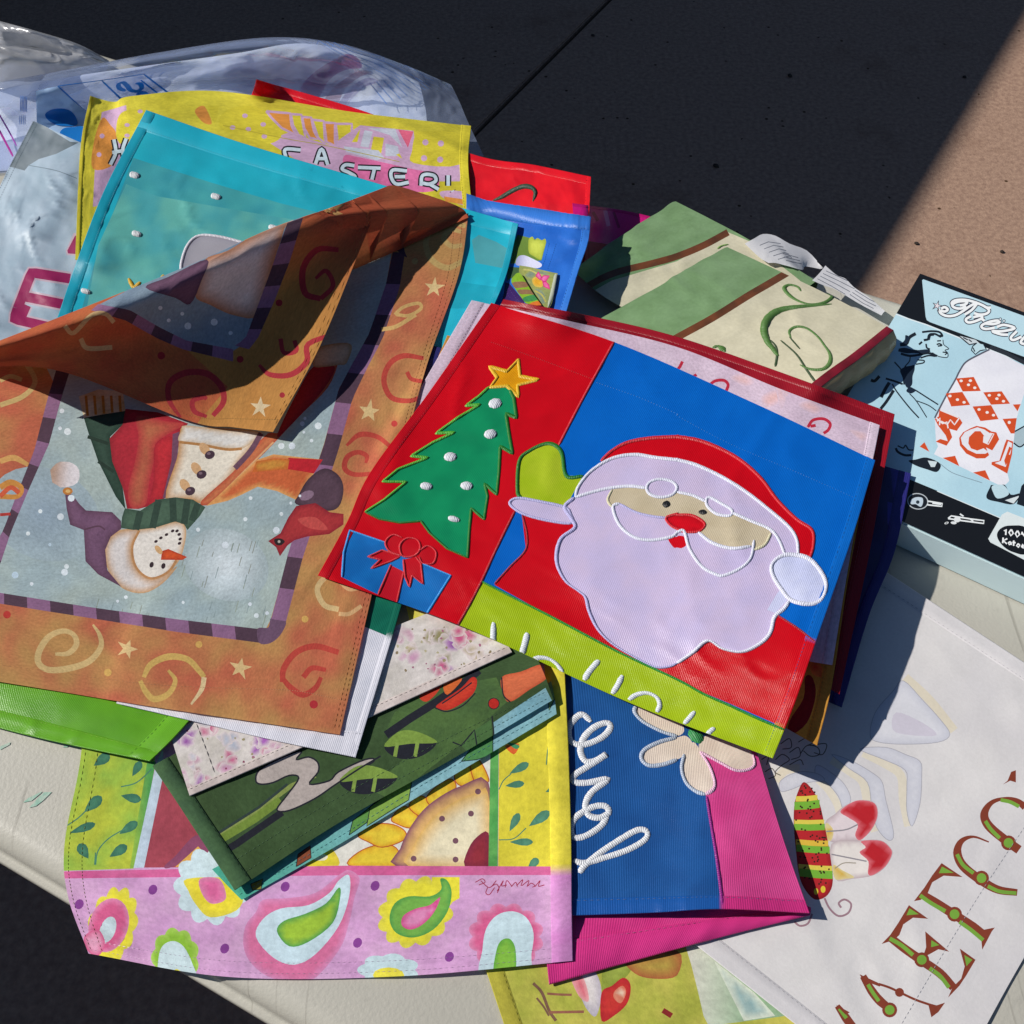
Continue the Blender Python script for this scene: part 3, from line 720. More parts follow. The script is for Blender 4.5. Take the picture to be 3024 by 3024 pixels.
for i in range(70):
    t = rng.random(); y = 620+t*560; w = 45+min(1, t*3)*50; cx = 735+t*60
    s.dot('dragonfly_print', cx+rng.uniform(-w, w)*0.85, y, 6, '3a2018', fr='I', n=6)
s.dot('dragonfly_print', 792, 1222, 13, 'e0c83c', 19, 'I'); s.dot('dragonfly_print', 832, 1210, 14, 'e0c83c', 20, 'I')
s.line('dragonfly_print', 'I 840 1260 870 1320 920 1362 975 1345 992 1295 955 1268 922 1288 935 1315', 6, '9a7a84'); s.line('dragonfly_print', 'I 770 1350 745 1405 700 1418 668 1395', 6, '9a7a84')
# lettering
def L_(p, w, **k): s.line('lettering', p, w, BR, **k)
def Gr(p, w=12, **k): s.line('lettering', p, w, GN, **k)
def node(x, y, rb=43, rg=28): s.dot('lettering', x, y, rb, BR, fr='I', n=16); s.dot('lettering', x, y, rg, GN, fr='I', n=14)
L_('I 1215 1485 1300 1550 1400 1620 1500 1690 1575 1770', (24, 26, 27, 27, 24)); s.poly('lettering', 'I 1165 1522 1215 1470 1262 1400 1322 1300 1432 1378 1345 1372 1290 1410 1268 1470 1235 1500', BR)
s.poly('lettering', 'I 1415 1450 1552 1566 1490 1552 1440 1580 1400 1600 1420 1540', BR, ); s.poly('lettering', 'I 1545 1828 1570 1770 1620 1720 1640 1650 1612 1548 1702 1612 1650 1700 1610 1760', BR)
s.poly('lettering', 'I 1325 1318 1378 1352 1308 1358', GN); s.poly('lettering', 'I 1450 1500 1495 1528 1448 1540', GN); s.poly('lettering', 'I 1638 1585 1684 1612 1650 1648', GN)
Gr('I 1212 1490 1280 1530 1345 1585'); Gr('I 1440 1660 1500 1705 1550 1770'); node(1395, 1612)
L_('I 1390 1235 1480 1290 1590 1360 1690 1425 1765 1480', (24, 27, 27, 27, 22)); s.poly('lettering', 'I 1350 1278 1410 1200 1455 1130 1508 1060 1628 1140 1520 1132 1455 1170 1430 1230 1390 1270', BR); s.poly('lettering', 'I 1812 1428 1795 1450 1740 1555 1735 1500 1700 1470 1750 1440', BR)
s.poly('lettering', 'I 1510 1080 1578 1116 1492 1118', GN); Gr('I 1385 1245 1450 1290 1530 1335'); Gr('I 1610 1395 1680 1445 1745 1500'); node(1582, 1352)
L_('I 1778 940 1690 910 1622 935 1598 1000 1632 1078 1735 1160 1830 1212 1940 1228', (4, 7, 16, 25, 27, 27, 24, 20)); Gr('I 1596 1010 1630 1070 1690 1118', 11); Gr('I 1772 1192 1840 1222 1935 1232', 11); node(1736, 1146)
L_('I 1985 740 1932 703 1860 693 1790 718 1752 780 1775 845 1860 920 1950 985', (22, 15, 9, 14, 24, 27, 27, 27)); Gr('I 1845 700 1900 712 1950 738', 11); Gr('I 1758 820 1790 868 1840 918', 11); node(1890, 945)
s.poly('lettering', 'I 1858 612 1885 590 1905 540 1932 530 1932 600 1900 590', BR)
L_('I 1060 1705 1110 1790 1160 1850 1225 1900', (20, 26, 27, 22)); Gr('I 1070 1720 1110 1790 1150 1848', 11); L_('I 1150 1750 1210 1770 1270 1798 1360 1840 1440 1868', 7); s.poly('lettering', 'I 1040 1694 1165 1752 1155 1765 1100 1745 1075 1760', BR)
s.poly('lettering', 'I 1430 1858 1480 1872 1528 1856 1490 1910 1450 1940', BR); s.dot('lettering', 1268, 1798, 26, BR, fr='I'); node(1212, 1898); L_('I 912 1875 960 1940 1010 2010', (16, 26, 26)); Gr('I 925 1890 965 1945', 11); s.poly('lettering', 'I 904 1868 985 1912 960 1925', BR)
# ink doodle
for q in ('I 560 470 600 440 640 470 600 500 560 540 590 560', 'I 640 430 690 400 700 450 650 470', 'I 700 440 740 390 800 400 810 440 760 450 720 420', 'I 760 390 850 380 830 440 780 430', 'I 500 540 540 520 560 560 520 580', 'I 480 470 520 450 510 500', 'I 590 380 640 350 650 400 600 410', 'I 640 500 700 470 720 500', 'I 690 370 750 340 780 370 740 390'):
    s.line('ink_drawing', q, 2.8, '5a544a')
s.build(r, 'panel', ('noise', 'd8d5d4', 'd0cdce', 240), 'white')
s.hem(r, 'TB', 13., 'd2cfd0', 'white', scol='b9b7bd'); s.stitch('casing_stitching', r, [s.edge_px('R', 44.)], 'bcbcc4')

# ================================================================ card box
bt = [unproj(*P('W 1736 516')[0], 0.030)]; lenL = 0.278
BX = np.array([math.cos(math.radians(-122.5)), math.sin(math.radians(-122.5)), 0]); BYv = np.array([-BX[1], BX[0], 0]) # left edge towards the front, back edge to the right
bo = bt[0].copy(); bo[2] = TABLE
box = empty('card_box', tuple(bo), 'flat pale blue and black card box with retro drawings at the right edge', 'box')
BW = 0.36
bb = block('body', bo, BX, BYv, (0, 0, 0.0006), (lenL, BW, 0.0285), MAT['card'], box, bev=0.0012)
me = bb.data; a = me.color_attributes.new('Col', 'FLOAT_COLOR', 'CORNER'); a.data.foreach_set('color', np.tile(np.append(lin('b9ced2'), 1), (len(me.loops), 1)).ravel()); me.uv_layers.new(name='UVMap')
cn = [bo+BX*x+BYv*y+EZ*0.030 for x in (0, lenL/2, lenL) for y in (0, BW/2, BW)]
s = Surf(np.array(cn).reshape(3, 3, 3), step=0.012, drape=False, wr=0.0, splat=True)
BK, SK, LN = '14161a', 'b3d2dc', '1a2028'
s.poly('p', 'M 605 100 -200 900 230 590 480 690 700 762 1960 1262 1960 560', BK)
s.poly('p', 'M 640 205 655 192 1960 668 1960 1185 740 735 700 710 685 665', SK); s.line('p', 'M 210 596 480 698 700 770 1960 1270', 3, 'dde6e8', smooth=False)
SCR = ['M 880 565 925 545 965 575 930 600 875 590', 'M 852 570 880 625 960 658 1060 648 1150 600 1250 530 1340 485', 'M 1120 522 1180 512 1212 485 1180 470 1100 475 1040 500 1025 530 1065 556 1130 562 1200 535', 'M 1020 520 1020 482 1080 455 1200 455 1330 490 1440 540 1490 590 1450 630 1370 640 1300 622', 'M 1430 538 1470 552 1512 550', 'M 1345 490 1270 580 1180 640', 'M 1260 660 1195 700 1222 738 1300 728 1398 685 1380 655 1290 672', 'M 1390 690 1430 718', 'M 1430 752 1540 760 1618 738 1600 715 1500 730 1402 772 1402 808 1460 822 1560 806', 'M 1590 795 1680 770 1815 812 1660 850 1530 850 1640 890 1730 895', 'M 1840 850 1765 930 1800 962 1900 920', 'M 1960 900 1890 990 1960 1020']
for q in SCR: s.line('p', q, 13, '23263a')
for q in SCR: s.line('p', q, 7.6, 'e8eef0')
for x, y in ((1632, 697), (1678, 720)): s.dot('p', x, y, 21, '23263a', fr='M'); s.dot('p', x, y, 12, 'd8e4e8', fr='M')
s.poly('p', star_pts(830, 528, 78, 'M', 0.3, inner=.34), '23263a'); s.poly('p', star_pts(830, 528, 48, 'M', 0.3, inner=.34), 'e0d8dc')
# woman drawn in ink
s.poly('p', 'M 740 960 790 920 870 930 910 990 920 1030 975 1075 930 1090 962 1130 955 1180 850 1170 770 1120 720 1070', 'b9d6de')
for q, w_ in (('M 905 960 915 1020 978 1072 930 1092 965 1128 958 1182 850 1170 770 1122', 2.6), ('M 830 975 880 970', 4), ('M 825 1020 860 1010 890 1030 840 1040', 4.5), ('M 900 1115 955 1125 930 1150', 3.6), ('M 640 862 760 850 860 862 898 912 860 905', 6), ('M 740 905 800 885 880 925', 6), ('M 720 960 735 900 790 890', 9), ('M 660 965 720 950 740 900', 7), ('M 560 880 480 930 440 1010 360 1022', 10), ('M 600 1020 640 985', 6), ('M 340 1088 450 1112 560 1105 640 1118 740 1092', 9), ('M 690 1010 700 1060 740 1080', 5), ('M 370 1135 480 1162 600 1150 720 1128 830 1165', 7), ('M 490 1160 480 1230 430 1290 400 1345', 3.4), ('M 580 1215 662 1222 655 1252 560 1270', 4), ('M 620 1190 720 1160 810 1168', 5), ('M 290 1240 385 1360 412 1530', 4), ('M 180 1450 285 1482 395 1522', 6), ('M 225 1500 170 1590 120 1690', 10), ('M 280 1600 190 1740 115 1835', 9), ('M 262 1520 322 1620 480 1820 600 1950', 4), ('M 450 1545 550 1595 700 1690 845 1782', 4), ('M 480 1640 570 1740 700 1945', 3), ('M 570 1732 720 1790 820 1860', 3), ('M 100 1420 40 1480 -10 1470', 9)):
    s.line('p', q, w_, LN)
s.poly('p', 'M 540 1280 545 1340 520 1420 512 1530 445 1565 385 1420 362 1345 430 1300 490 1290', '1a2636', True); s.poly('p', 'M 480 1560 560 1600 500 1640 440 1610', '1a2636', True); s.poly('p', 'M 430 900 480 930 440 1010 370 1020 420 960', '1a2636', True); s.poly('p', 'M 340 1080 420 1060 560 1090 700 1080 720 1110 600 1130 420 1120', '1a2636', True)
s.poly('p', 'M 1100 905 1240 1022 1330 1000 1400 1030 1320 960', 'c2ccd0'); s.poly('p', 'M 1280 1040 1330 1000 1420 1020 1455 1082 1375 1098 1312 1145 1268 1090', 'b6d2da')
for q in ('M 1100 905 1240 1022 1335 1002', 'M 1160 930 1220 960', 'M 1230 955 1270 985', 'M 1420 1018 1455 1082 1375 1098 1315 1145 1265 1090 1282 1040 1330 1002', 'M 1285 1060 1310 1110'): s.line('p', q, 3.4, LN, smooth=False)
s.line('p', 'M 1500 1050 1700 1130 1960 1262', 12, '2a2e34', smooth=False)
# towel
s.poly('p', 'M 1490 1082 1700 1172 1960 1300 1960 1560 Q 1835 30 1790 400 1722 720 1745 815 1700 862 1610 866 1500 815 1110 630 790 478 842 380 815 310 M 800 1960 940 1680 1060 1470 1120 1350 1200 1240 1380 1142', ('noise', 'd8d8e0', 'e2e2e8', 70))
s.line('p', 'M 1495 1082 1380 1138 1200 1238 1120 1348 1060 1468 940 1678 800 1950', 5, '565864')
RD = 'c94c22'
for q in ('M 1070 1450 1295 1430 1385 1608 1155 1615', 'M 940 1640 1150 1620 1250 1785 1010 1805', 'M 1415 1625 1650 1612 1755 1770 1515 1782', 'M 1280 1805 1515 1788 1610 1965 1380 1990', 'M 1790 1780 1890 1775 1850 1865', 'Q 1660 30 1840 20 1812 215 1765 215', 'Q 900 525 1058 498 1112 630', 'Q 1285 710 1440 680 1502 812', 'Q 610 382 670 325 732 447'): s.poly('p', q, RD)
for x, y in ((1135, 1480), (1252, 1477), (1228, 1530), (1308, 1568), (993, 1672), (1088, 1718), (1172, 1752), (1492, 1663), (1615, 1660), (1588, 1706), (1672, 1738), (1362, 1843), (1465, 1880), (1545, 1915)): s.dot('p', x, y, 21, 'e6e0dc', 17, 'M')
s.dot('p', 1745, 75, 20, 'e6e0dc', fr='Q')
s.poly('p', 'Q 1250 150 1330 118 1440 140 1520 190 1580 200 1618 290 1530 430 1450 392 1490 490 1440 530 1330 532 1200 470 1120 370 1110 270 1160 200', RD)
s.poly('p', 'Q 1250 166 1340 136 1430 165 1500 212 1556 218 1480 356 1424 330 1430 250 1380 186 1310 186 1236 260 1226 340 1260 404 1340 432 1420 402 1480 450 1440 472 1330 472 1220 422 1148 350 1130 270 1180 200', 'dcdce2')
s.poly('p', 'Q 1310 200 1372 200 1416 258 1412 322 1470 340 1530 225 1590 212 1600 290 1525 415 1400 360 1360 300 1320 290 1300 370 1282 412 1246 370 1246 290', RD); s.line('p', 'Q 1425 250 1418 325 1480 352 1550 222 1500 212', 3.4, 'e2dcdc', smooth=False)
s.poly('p', 'Q 800 30 850 0 M 860 1840 1110 1945 Q 1152 80 1080 182 985 155 1022 262 950 370 812 318 870 285 965 312 940 240 840 110', RD)
for q in ('Q 820 20 900 90 955 70 970 150', 'Q 880 60 960 100 1000 40 1050 105 1110 20', 'M 870 1850 1100 1945', 'Q 830 60 870 20 860 110'): s.line('p', q, 4, 'e2dcdc', smooth=False)
s.poly('p', 'Q 1712 290 1795 318 1780 480 1720 724 1520 610 1522 578 1620 560 1690 340', RD); s.poly('p', 'Q 1732 312 1782 340 1765 450 1700 640 1560 590 1640 562 1712 372', 'dcdce2'); s.poly('p', 'Q 1745 380 1775 400 1740 480 1770 500 1700 620 1680 560', RD)
# crown, shoes, band of motifs, badge
s.line('p', 'Q 305 400 335 450 420 490 505 490', 7, LN); s.line('p', 'Q 330 370 400 400 430 365 470 420 530 425', 4, LN)
s.poly('p', 'Q 468 562 560 545 700 520 872 600 830 702 700 670 560 622', LN, True); s.poly('p', 'Q 712 558 832 572 800 640 752 640', 'c6d4d8'); s.line('p', 'Q 870 600 1000 700 1150 760 1400 840', 2.2, '7f95a0')
s.poly('p', 'Q 1455 1000 1500 900 1520 868 1600 880 1690 868 1765 990 1885 978 1800 1112 1600 1082 1480 1052', LN, True); s.poly('p', 'Q 1690 1062 1882 1000 1800 1104', 'ccd6d8'); s.poly('p', 'Q 1530 880 1670 870 1740 985 1600 1040 1540 960', 'b6d0d8', True); s.poly('p', 'Q 1815 190 1960 110 1960 350 1880 385 1800 335', '9fb4bc'); s.line('p', 'Q 1815 190 1960 110', 4, LN); s.line('p', 'Q 1800 335 1880 385 1960 330', 4, LN); s.poly('p', 'Q 1900 880 1960 820 1960 1150 1840 1110', LN)
s.poly('p', 'Q -200 510 490 800 830 940 1640 1285 1960 1420 1960 2140 690 1510 -400 1000', BK)
s.line('p', 'Q 830 945 1640 1290', 2.4, 'd8e2e4', smooth=False)
s.dot('p', 585, 1075, 135, 'b4bcc0', 104, 'Q', 0.15, 28); s.dot('p', 585, 1075, 122, '181c22', 92, 'Q', 0.15, 28); s.poly('p', 'Q 490 1070 555 1025 640 1030 652 1090 622 1145 560 1112 505 1112', 'b9c8d2', True); s.dot('p', 585, 1085, 23, '2a3640', fr='Q')
for q in ('Q 708 1072 895 1102 890 1140 700 1118', 'Q 770 1098 880 1116', 'Q 970 1292 1010 1260 1250 1298 1425 1320 1420 1356 1130 1318 970 1294', 'Q 1250 1300 1290 1330', 'Q 1120 1235 1165 1265'): s.line('p', q, 4.2, 'dfe4e4', smooth=False)
s.dot('p', 1085, 1306, 44, 'd8dcdc', 36, 'Q'); s.dot('p', 950, 1350, 28, 'd8dcdc', 14, 'Q', -0.3); s.dot('p', 950, 1350, 16, BK, 7, 'Q', -0.3); s.dot('p', 1040, 1348, 38, 'd8dcdc', 18, 'Q', 0.1)
s.poly('p', 'Q 1720 1205 1960 1300 1960 1830 1505 1595 1478 1550 1650 1245', 'd3dcdc'); s.poly('p', 'Q 1592 1480 1650 1410 1760 1382 1960 1420 1960 1730 1800 1722 1680 1655 1605 1560', BK, True)
for q in ('Q 1680 1452 1705 1430 1700 1502', 'Q 1770 1432 1742 1470 1765 1512 1796 1480 1772 1432', 'Q 1850 1448 1822 1486 1845 1528 1876 1496 1852 1448', 'Q 1902 1470 1960 1540', 'Q 1912 1462 1902 1490 1925 1492', 'Q 1668 1535 1662 1605', 'Q 1720 1548 1670 1575 1715 1615', 'Q 1762 1585 1735 1600 1745 1625 1768 1612 1765 1588 1770 1628', 'Q 1802 1572 1800 1640', 'Q 1785 1596 1825 1600', 'Q 1858 1612 1838 1638 1860 1658 1878 1632 1858 1612', 'Q 1900 1642 1938 1642 1915 1622 1900 1650 1930 1668'): s.line('p', q, 4.6, 'e8ecec', smooth=False)
s.build(box, 'lid', ('noise', 'a8cbd8', 'b6d6e0', 200), 'card')
# ================================================================ clear plastic
def film_mat(name, tint, fac, rough, bump, scale):
    m, n, l = new_mat(name); o = N(n, 'ShaderNodeOutputMaterial')
    tr = N(n, 'ShaderNodeBsdfTransparent'); tr.inputs['Color'].default_value = (0.93, 0.95, 0.98, 1)
    gl = N(n, 'ShaderNodeBsdfGlossy', Roughness=rough); df = N(n, 'ShaderNodeBsdfDiffuse'); df.inputs['Color'].default_value = (*tint, 1)
    tl = N(n, 'ShaderNodeBsdfTranslucent'); tl.inputs['Color'].default_value = (*tint, 1)
    tc = N(n, 'ShaderNodeTexCoord'); nz = N(n, 'ShaderNodeTexNoise', Scale=scale, Detail=5.0, Roughness=0.6, Distortion=1.2, noise_type='RIDGED_MULTIFRACTAL'); l.new(tc.outputs['UV'], nz.inputs['Vector'])
    bp = N(n, 'ShaderNodeBump', Strength=bump, Distance=0.004); l.new(nz.outputs[0], bp.inputs['Height'])
    for q in (gl, df, tl): l.new(bp.outputs[0], q.inputs['Normal'])
    lw0 = N(n, 'ShaderNodeLayerWeight', Blend=0.3); l.new(bp.outputs[0], lw0.inputs['Normal']); lw = N(n, 'ShaderNodeMapRange'); lw.inputs[3].default_value = 0.05; lw.inputs[4].default_value = 0.55; l.new(lw0.outputs['Facing'], lw.inputs[0])
    ad = N(n, 'ShaderNodeMixShader', Fac=0.5); l.new(df.outputs[0], ad.inputs[1]); l.new(tl.outputs[0], ad.inputs[2])
    m1 = N(n, 'ShaderNodeMixShader', Fac=fac); l.new(tr.outputs[0], m1.inputs[1]); l.new(ad.outputs[0], m1.inputs[2])
    m2 = N(n, 'ShaderNodeMixShader'); l.new(lw.outputs[0], m2.inputs[0]); l.new(m1.outputs[0], m2.inputs[1]); l.new(gl.outputs[0], m2.inputs[2])
    l.new(m2.outputs[0], o.inputs[0]); return m
MAT['film'] = film_mat('clear_film', (0.58, 0.70, 1.0), 0.32, 0.07, 0.55, 20.)
MAT['milky'] = film_mat('milky_film', (0.66, 0.67, 0.7), 0.86, 0.22, 1.0, 30.)
MAT['ink'] = cloth_mat('bag_ink', rough=0.35, spec=0.5, transl=0.2, mott=0.03, big=0.03, bump=0.0)

# crumpled milky bag at the far left
r = thing_at('plastic_bag', 'crumpled grey plastic bag at the far back left corner', 'bag', 'W 20 170')
s = Surf('-90 38 2 0 60 2 80 80 2 150 100 2 208 122 2 / -80 20 40 0 40 60 80 62 58 150 84 40 205 114 18 / -80 60 62 0 78 52 80 92 38 145 104 40 203 125 22 / -80 110 52 0 112 68 80 120 56 140 126 36 200 140 14 / -80 200 2 0 190 4 80 180 4 150 170 2 200 165 2', seed=31, wr=0.006, wscale=20., drape=False, step=0.006)
s.build(r, 'film', 'c8c8cc', 'milky')

# folded towel in the zip bag
r = thing_at('hand_towel', 'folded white terry towel with pink stripes inside the clear zip bag', 'towel', 'W 600 230')
s = Surf('-70 200 2 130 165 2 330 135 2 450 112 2 570 96 2 690 120 2 790 172 2 / -70 180 20 130 145 30 335 116 36 450 100 46 570 82 50 690 106 42 790 155 20 / -70 215 18 130 175 24 345 140 30 460 125 42 575 108 46 695 140 32 800 192 12 / -70 260 6 130 225 8 350 185 9 470 165 12 580 150 14 700 190 8 805 225 4 / -70 330 2 130 310 2 350 290 2 470 290 3 580 290 3 690 290 3 805 290 2', seed=5, wr=0.004, wscale=18., drape=False, step=0.006)
s.poly('stripe', 'K 690 450 760 350 850 280 960 220 1040 190 1110 230 1130 290 1040 300 960 330 890 390 840 480 790 520', ('rim', '9c5f88', 'b98aac', 8), True)
s.poly('stripe', 'K 870 520 930 430 1010 370 1110 310 1200 320 1110 360 1010 440 960 540', 'b9a0aa', True); s.poly('stripe', 'K 960 560 1010 480 1090 400 1180 360 1250 390 1150 430 1060 510 1020 570', 'a9a2bc', True)
s.line('stripe', 'K 860 500 930 400 1010 350 1110 308', 5, 'd9d4dc'); s.line('stripe', 'K 1020 560 1070 480 1160 400 1240 380', 5, 'c8c4d4')
s.build(r, 'towel', ('noise', 'd4daee', 'e6e9f4', 90), 'terry')

# zip bag
zb = thing_at('zip_bag', 'big clear zip bag with blue lettering lying at the back left', 'bag', 'W 450 250')
s = Surf('-60 182 2 120 148 2 300 112 2 500 88 2 640 100 2 760 140 2 850 172 2 / -60 166 36 120 133 50 300 99 62 500 71 70 640 82 66 760 121 44 850 159 24 / -60 205 34 110 165 44 290 130 54 490 105 60 650 118 54 775 155 34 866 190 16 / -60 250 14 100 225 16 280 175 18 480 160 20 650 180 18 790 210 12 882 228 8 / -60 330 3 100 320 5 300 290 6 500 280 6 680 280 6 800 290 5 913 295 3', seed=8, wr=0.004, wscale=13., drape=False, step=0.006)
s.build(zb, 'film', 'c0d0f0', 'film')
def ink(name, polys, col, lift=0.0008):
    for q in polys:
        pts = smooth_closed(P(q), 3) if name != 'label_panel' else P(q)
        pts = densify(pts, 6, True); uv = s.uv_of(pts); lo, hi = uv.min(0), uv.max(0)
        gx, gy = np.meshgrid(np.arange(lo[0], hi[0], 4), np.arange(lo[1], hi[1], 4)); gp = np.stack([gx.ravel(), gy.ravel()], 1); gp = gp[inside(gp, uv)] if len(gp) else gp
        m = len(uv); rr = delaunay_2d_cdt([Vector(w) for w in np.concatenate([uv, gp])], [(i, (i+1) % m) for i in range(m)], [], 0, 1e-3)
        U2 = np.array([(w[0], w[1]) for w in rr[0]]); T = np.array([f for f in rr[2] if len(f) == 3]); T = T[inside(U2[T].mean(1), uv)]
        p, nn = s.at(U2, lift); o = mesh_obj(name, p, T, MAT['ink'], zb, cols=lin(col), uvs=U2/1000.)
        if sum(f.normal.z for f in o.data.polygons) < 0: o.data.flip_normals()
def ink_line(name, lines, col, w, smooth=True, lift=0.0014): s.thread(name, zb, lines, col, w, rise=0.05, smooth=smooth, mat='ink')
ink('label_panel', ['J 412 655 655 600 985 890 1000 1240 690 1230 420 1010'], 'a9c6e6')
ink('logo_letter', ['J 515 915 570 865 650 848 730 848 810 880 875 970 888 1045 800 1064 650 1050 550 990'], '1577c8', 0.0015); ink_line('logo_letter', ['J 600 868 650 920 695 962', 'J 620 968 700 962 782 948'], 'b4c2d2', 7.)
ink('logo_letter', ['J 690 1130 740 1085 850 1074 965 1078 970 1230 830 1236 750 1212 700 1172'], '1577c8', 0.0015); ink_line('logo_letter', ['J 800 1192 880 1186 965 1180'], 'b4c2d2', 7.)
ink_line('logo_letter', ['J 1430 650 1365 620 1352 575 1400 552 1450 590 1490 640 1560 655 1615 620 1600 570 1550 560', 'J 1560 700 1610 672 1690 690'], '1577c8', 11.)
ink_line('frame_line', ['J 660 595 1160 530 1640 458', 'J 660 595 1020 935', 'J 1165 535 1440 800', 'J 1640 458 1940 690', 'J 1605 525 1800 680'], '1577c8', 4.5, smooth=False)
ink_line('brand_lettering', ['J 530 660 555 650 570 680 540 685', 'J 560 700 590 690 585 720 610 705', 'J 590 740 620 715 630 750', 'J 620 760 650 740 650 775', 'J 650 790 690 765 680 795 720 790 700 815 660 800'], '2a8ad8', 3.2)
ink_line('brand_lettering', [{'p': 'J 450 810 480 800 505 830 490 855 455 850', 'closed': True}], '2a8ad8', 2.4); ink_line('brand_lettering', ['J 465 840 475 815 490 830 475 835'], '2a8ad8', 2.0)
for k in range(5): ink_line('small_lettering', [f'J {238+k*17} {705+k*3} {236+k*16} {885+k*2}'], '6a8fd0', 2.6, smooth=False)
for k in range(4): ink_line('small_lettering', [f'J {226+k*20} 925 {226+k*20} 1035'], '6f92cc', 2.4, smooth=False)
for k in range(5): ink_line('small_lettering', [f'J {500+k*24} {705+k*8} {498+k*24} {800+k*10}'], '7fb0e0', 2.4, smooth=False)
for k in range(7): ink_line('small_lettering', [f'K {1190+k*44} {400-k*14} {1310+k*50} {550-k*18}'], '4f7fc4', 3.0, smooth=False)
for k in range(4): ink_line('small_lettering', [f'K {800+k*46} {82+k*2} {980+k*40} {190-k*8} {1200+k*60} {290-k*16} {1560+k*30} {480-k*30}'], '5a86c8', 3.0)
ink_line('zip_strip', ['J -20 900 90 1090 190 1280'], 'a04fae', 4.0); ink_line('zip_strip', ['J -20 1080 60 1230 150 1400'], 'b0389a', 5.5)

# ================================================================ pale blue flag at the far left
r = thing_at('garden_flag', 'pale blue flag with magenta letters at the far left', 'flag', 'W 60 450')
s = Surf('63 228 22 150 268 30 300 330 16 470 390 6 / 10 330 18 100 385 24 250 440 12 420 490 5 / -60 480 12 60 545 12 200 600 8 380 650 5 / -130 640 6 20 700 8 160 750 6 340 800 4', seed=11, wr=0.0038, wscale=26., gap=0.004)
PB = ('noise', 'b4c6d6', '9fb5c6', 60)
s.poly('casing', 'J 380 975 480 1030 620 1120 800 1230 900 1240 830 1275 640 1370 440 1430 330 1500 280 1560 60 1500', ('noise', '66747c', '87929a', 50))
s.line('casing', 'J 330 1500 640 1560 880 1650', 2.2, '7a8c9a')
MG = '9c1f5c'
def mletter(q, w):
    s.line('letter', q, w+9, 'cbb8c4', smooth=False); return q
ml = ['A 400 1590 180 1555 100 1760', 'A 100 1760 80 1820 340 1880', 'A 130 1690 380 1740', 'A 150 1740 120 1810']
for q in ml: s.line('letter', q, 40, 'c9b4c2', smooth=False)
for q in ml: s.line('letter', q, 29, MG, smooth=False)
s.poly('letter', 'A 420 1330 440 1330 440 1460 380 1455 375 1430', 'c9b4c2'); s.poly('letter', 'A 428 1345 440 1345 440 1450 388 1446 384 1430', MG)
s.build(r, 'panel', PB, 'sheer', keep=('casing',))
s.stitch('hem_stitching', r, [s.edge_px('L', 9), s.edge_px('L', 2)], '5f6e78', 2.4, 0.8)

# ================================================================ red flag behind the yellow one
r = thing_at('garden_flag', 'bright red flag with a dark green embroidered squiggle behind the yellow one', 'flag', 'W 1000 370')
s = Surf('484 150 30 689 211 26 890 291 24 1010 312 36 1115 334 48 / 465 215 20 680 290 18 890 370 16 1010 395 28 1110 425 42 / 450 300 10 670 370 8 880 450 8 1000 480 8 1100 520 6', seed=12, wr=0.002, wscale=24.)
s.build(r, 'panel', ('noise', 'd81a26', 'c01020', 60), 'nylon')
s.hem(r, 'T', 10., 'd01624', 'nylon', pucker=0.0012, scol='e23038', dash=1.2, gap=1.4, sw=0.8); s.hem(r, 'LR', 9., 'd81c28', 'nylon', pucker=0.0006, scol='e64048')
s.thread('embroidered_stem', r, ['B 880 1145 930 1125 990 1090 1050 1065 1100 1070 1122 1100 1108 1150'], '27402f', (7, 14, 17, 17, 20, 20, 9), rise=0.3)

# ================================================================ yellow flag lettered HAPPY EASTER
r = thing_at('garden_flag', 'yellow flag with lilac eggs and outlined white lettering', 'flag', 'W 700 300')
s = Surf('170 181 34 215 192 30 250 181 42 413 172 38 650 209 32 770 224 26 889 238 20 / 152 280 26 200 285 20 290 300 24 450 305 22 660 310 20 780 318 16 884 320 14 / 142 490 6 200 500 5 290 510 5 450 520 5 660 530 5 790 520 4 905 500 4', seed=13, wr=0.0018, wscale=24.)
LI, OR, YE, WB = 'bd9cba', 'd08a3e', 'c9bd36', 'b4bac8'
s.poly('print', 'K 480 830 560 770 640 740 760 800 900 840 1060 740 1120 700 1500 740 1520 900 1840 980 1830 1100 900 1100', LI)
s.poly('print', 'A 580 640 720 600 740 900 700 1150 530 1180 540 980', LI)
s.poly('print', 'J 1170 940 1420 810 1280 900 1180 990', LI); s.poly('print', 'J 1165 960 1260 1040 1330 1160 1300 1480 1060 1540 1070 1240', OR, True)
for x, y in ((1165, 1165), (1130, 1378)): s.dot('print', x, y, 28, LI, fr='J')
s.poly('print', 'J 1340 980 1420 880 1600 860 1660 870 1420 1240 1330 1180', YE, True)
for x, y in ((1600, 885), (1450, 1040), (1450, 1160)): s.dot('print', x, y, 30, LI, 22, 'J')
s.poly('print', 'K 140 610 300 560 440 600 560 760 480 830 380 800 130 730', YE, True)
for x, y in ((298, 632), (210, 716), (322, 728), (428, 694), (436, 780)): s.dot('print', x, y, 20, LI, 16, 'K')
s.poly('print', 'K -60 600 0 560 40 620 60 690 0 680', OR, True); s.poly('print', 'K 30 560 110 560 100 650 80 690 60 640', YE)
for q, c in (('K 450 600 620 615 630 700 660 770 560 720 490 650', OR), ('K 625 620 700 625 730 790 680 770 640 700', YE), ('K 705 640 770 645 790 740 820 800 760 790 720 720', OR), ('K 775 660 860 670 870 830 820 790', YE), ('K 862 680 940 685 940 845 880 820', OR), ('K 945 690 1060 690 1060 750 960 820', YE)):
    s.poly('print', q, c); s.line('print', P(q), 7, LI, smooth=False, closed=True)
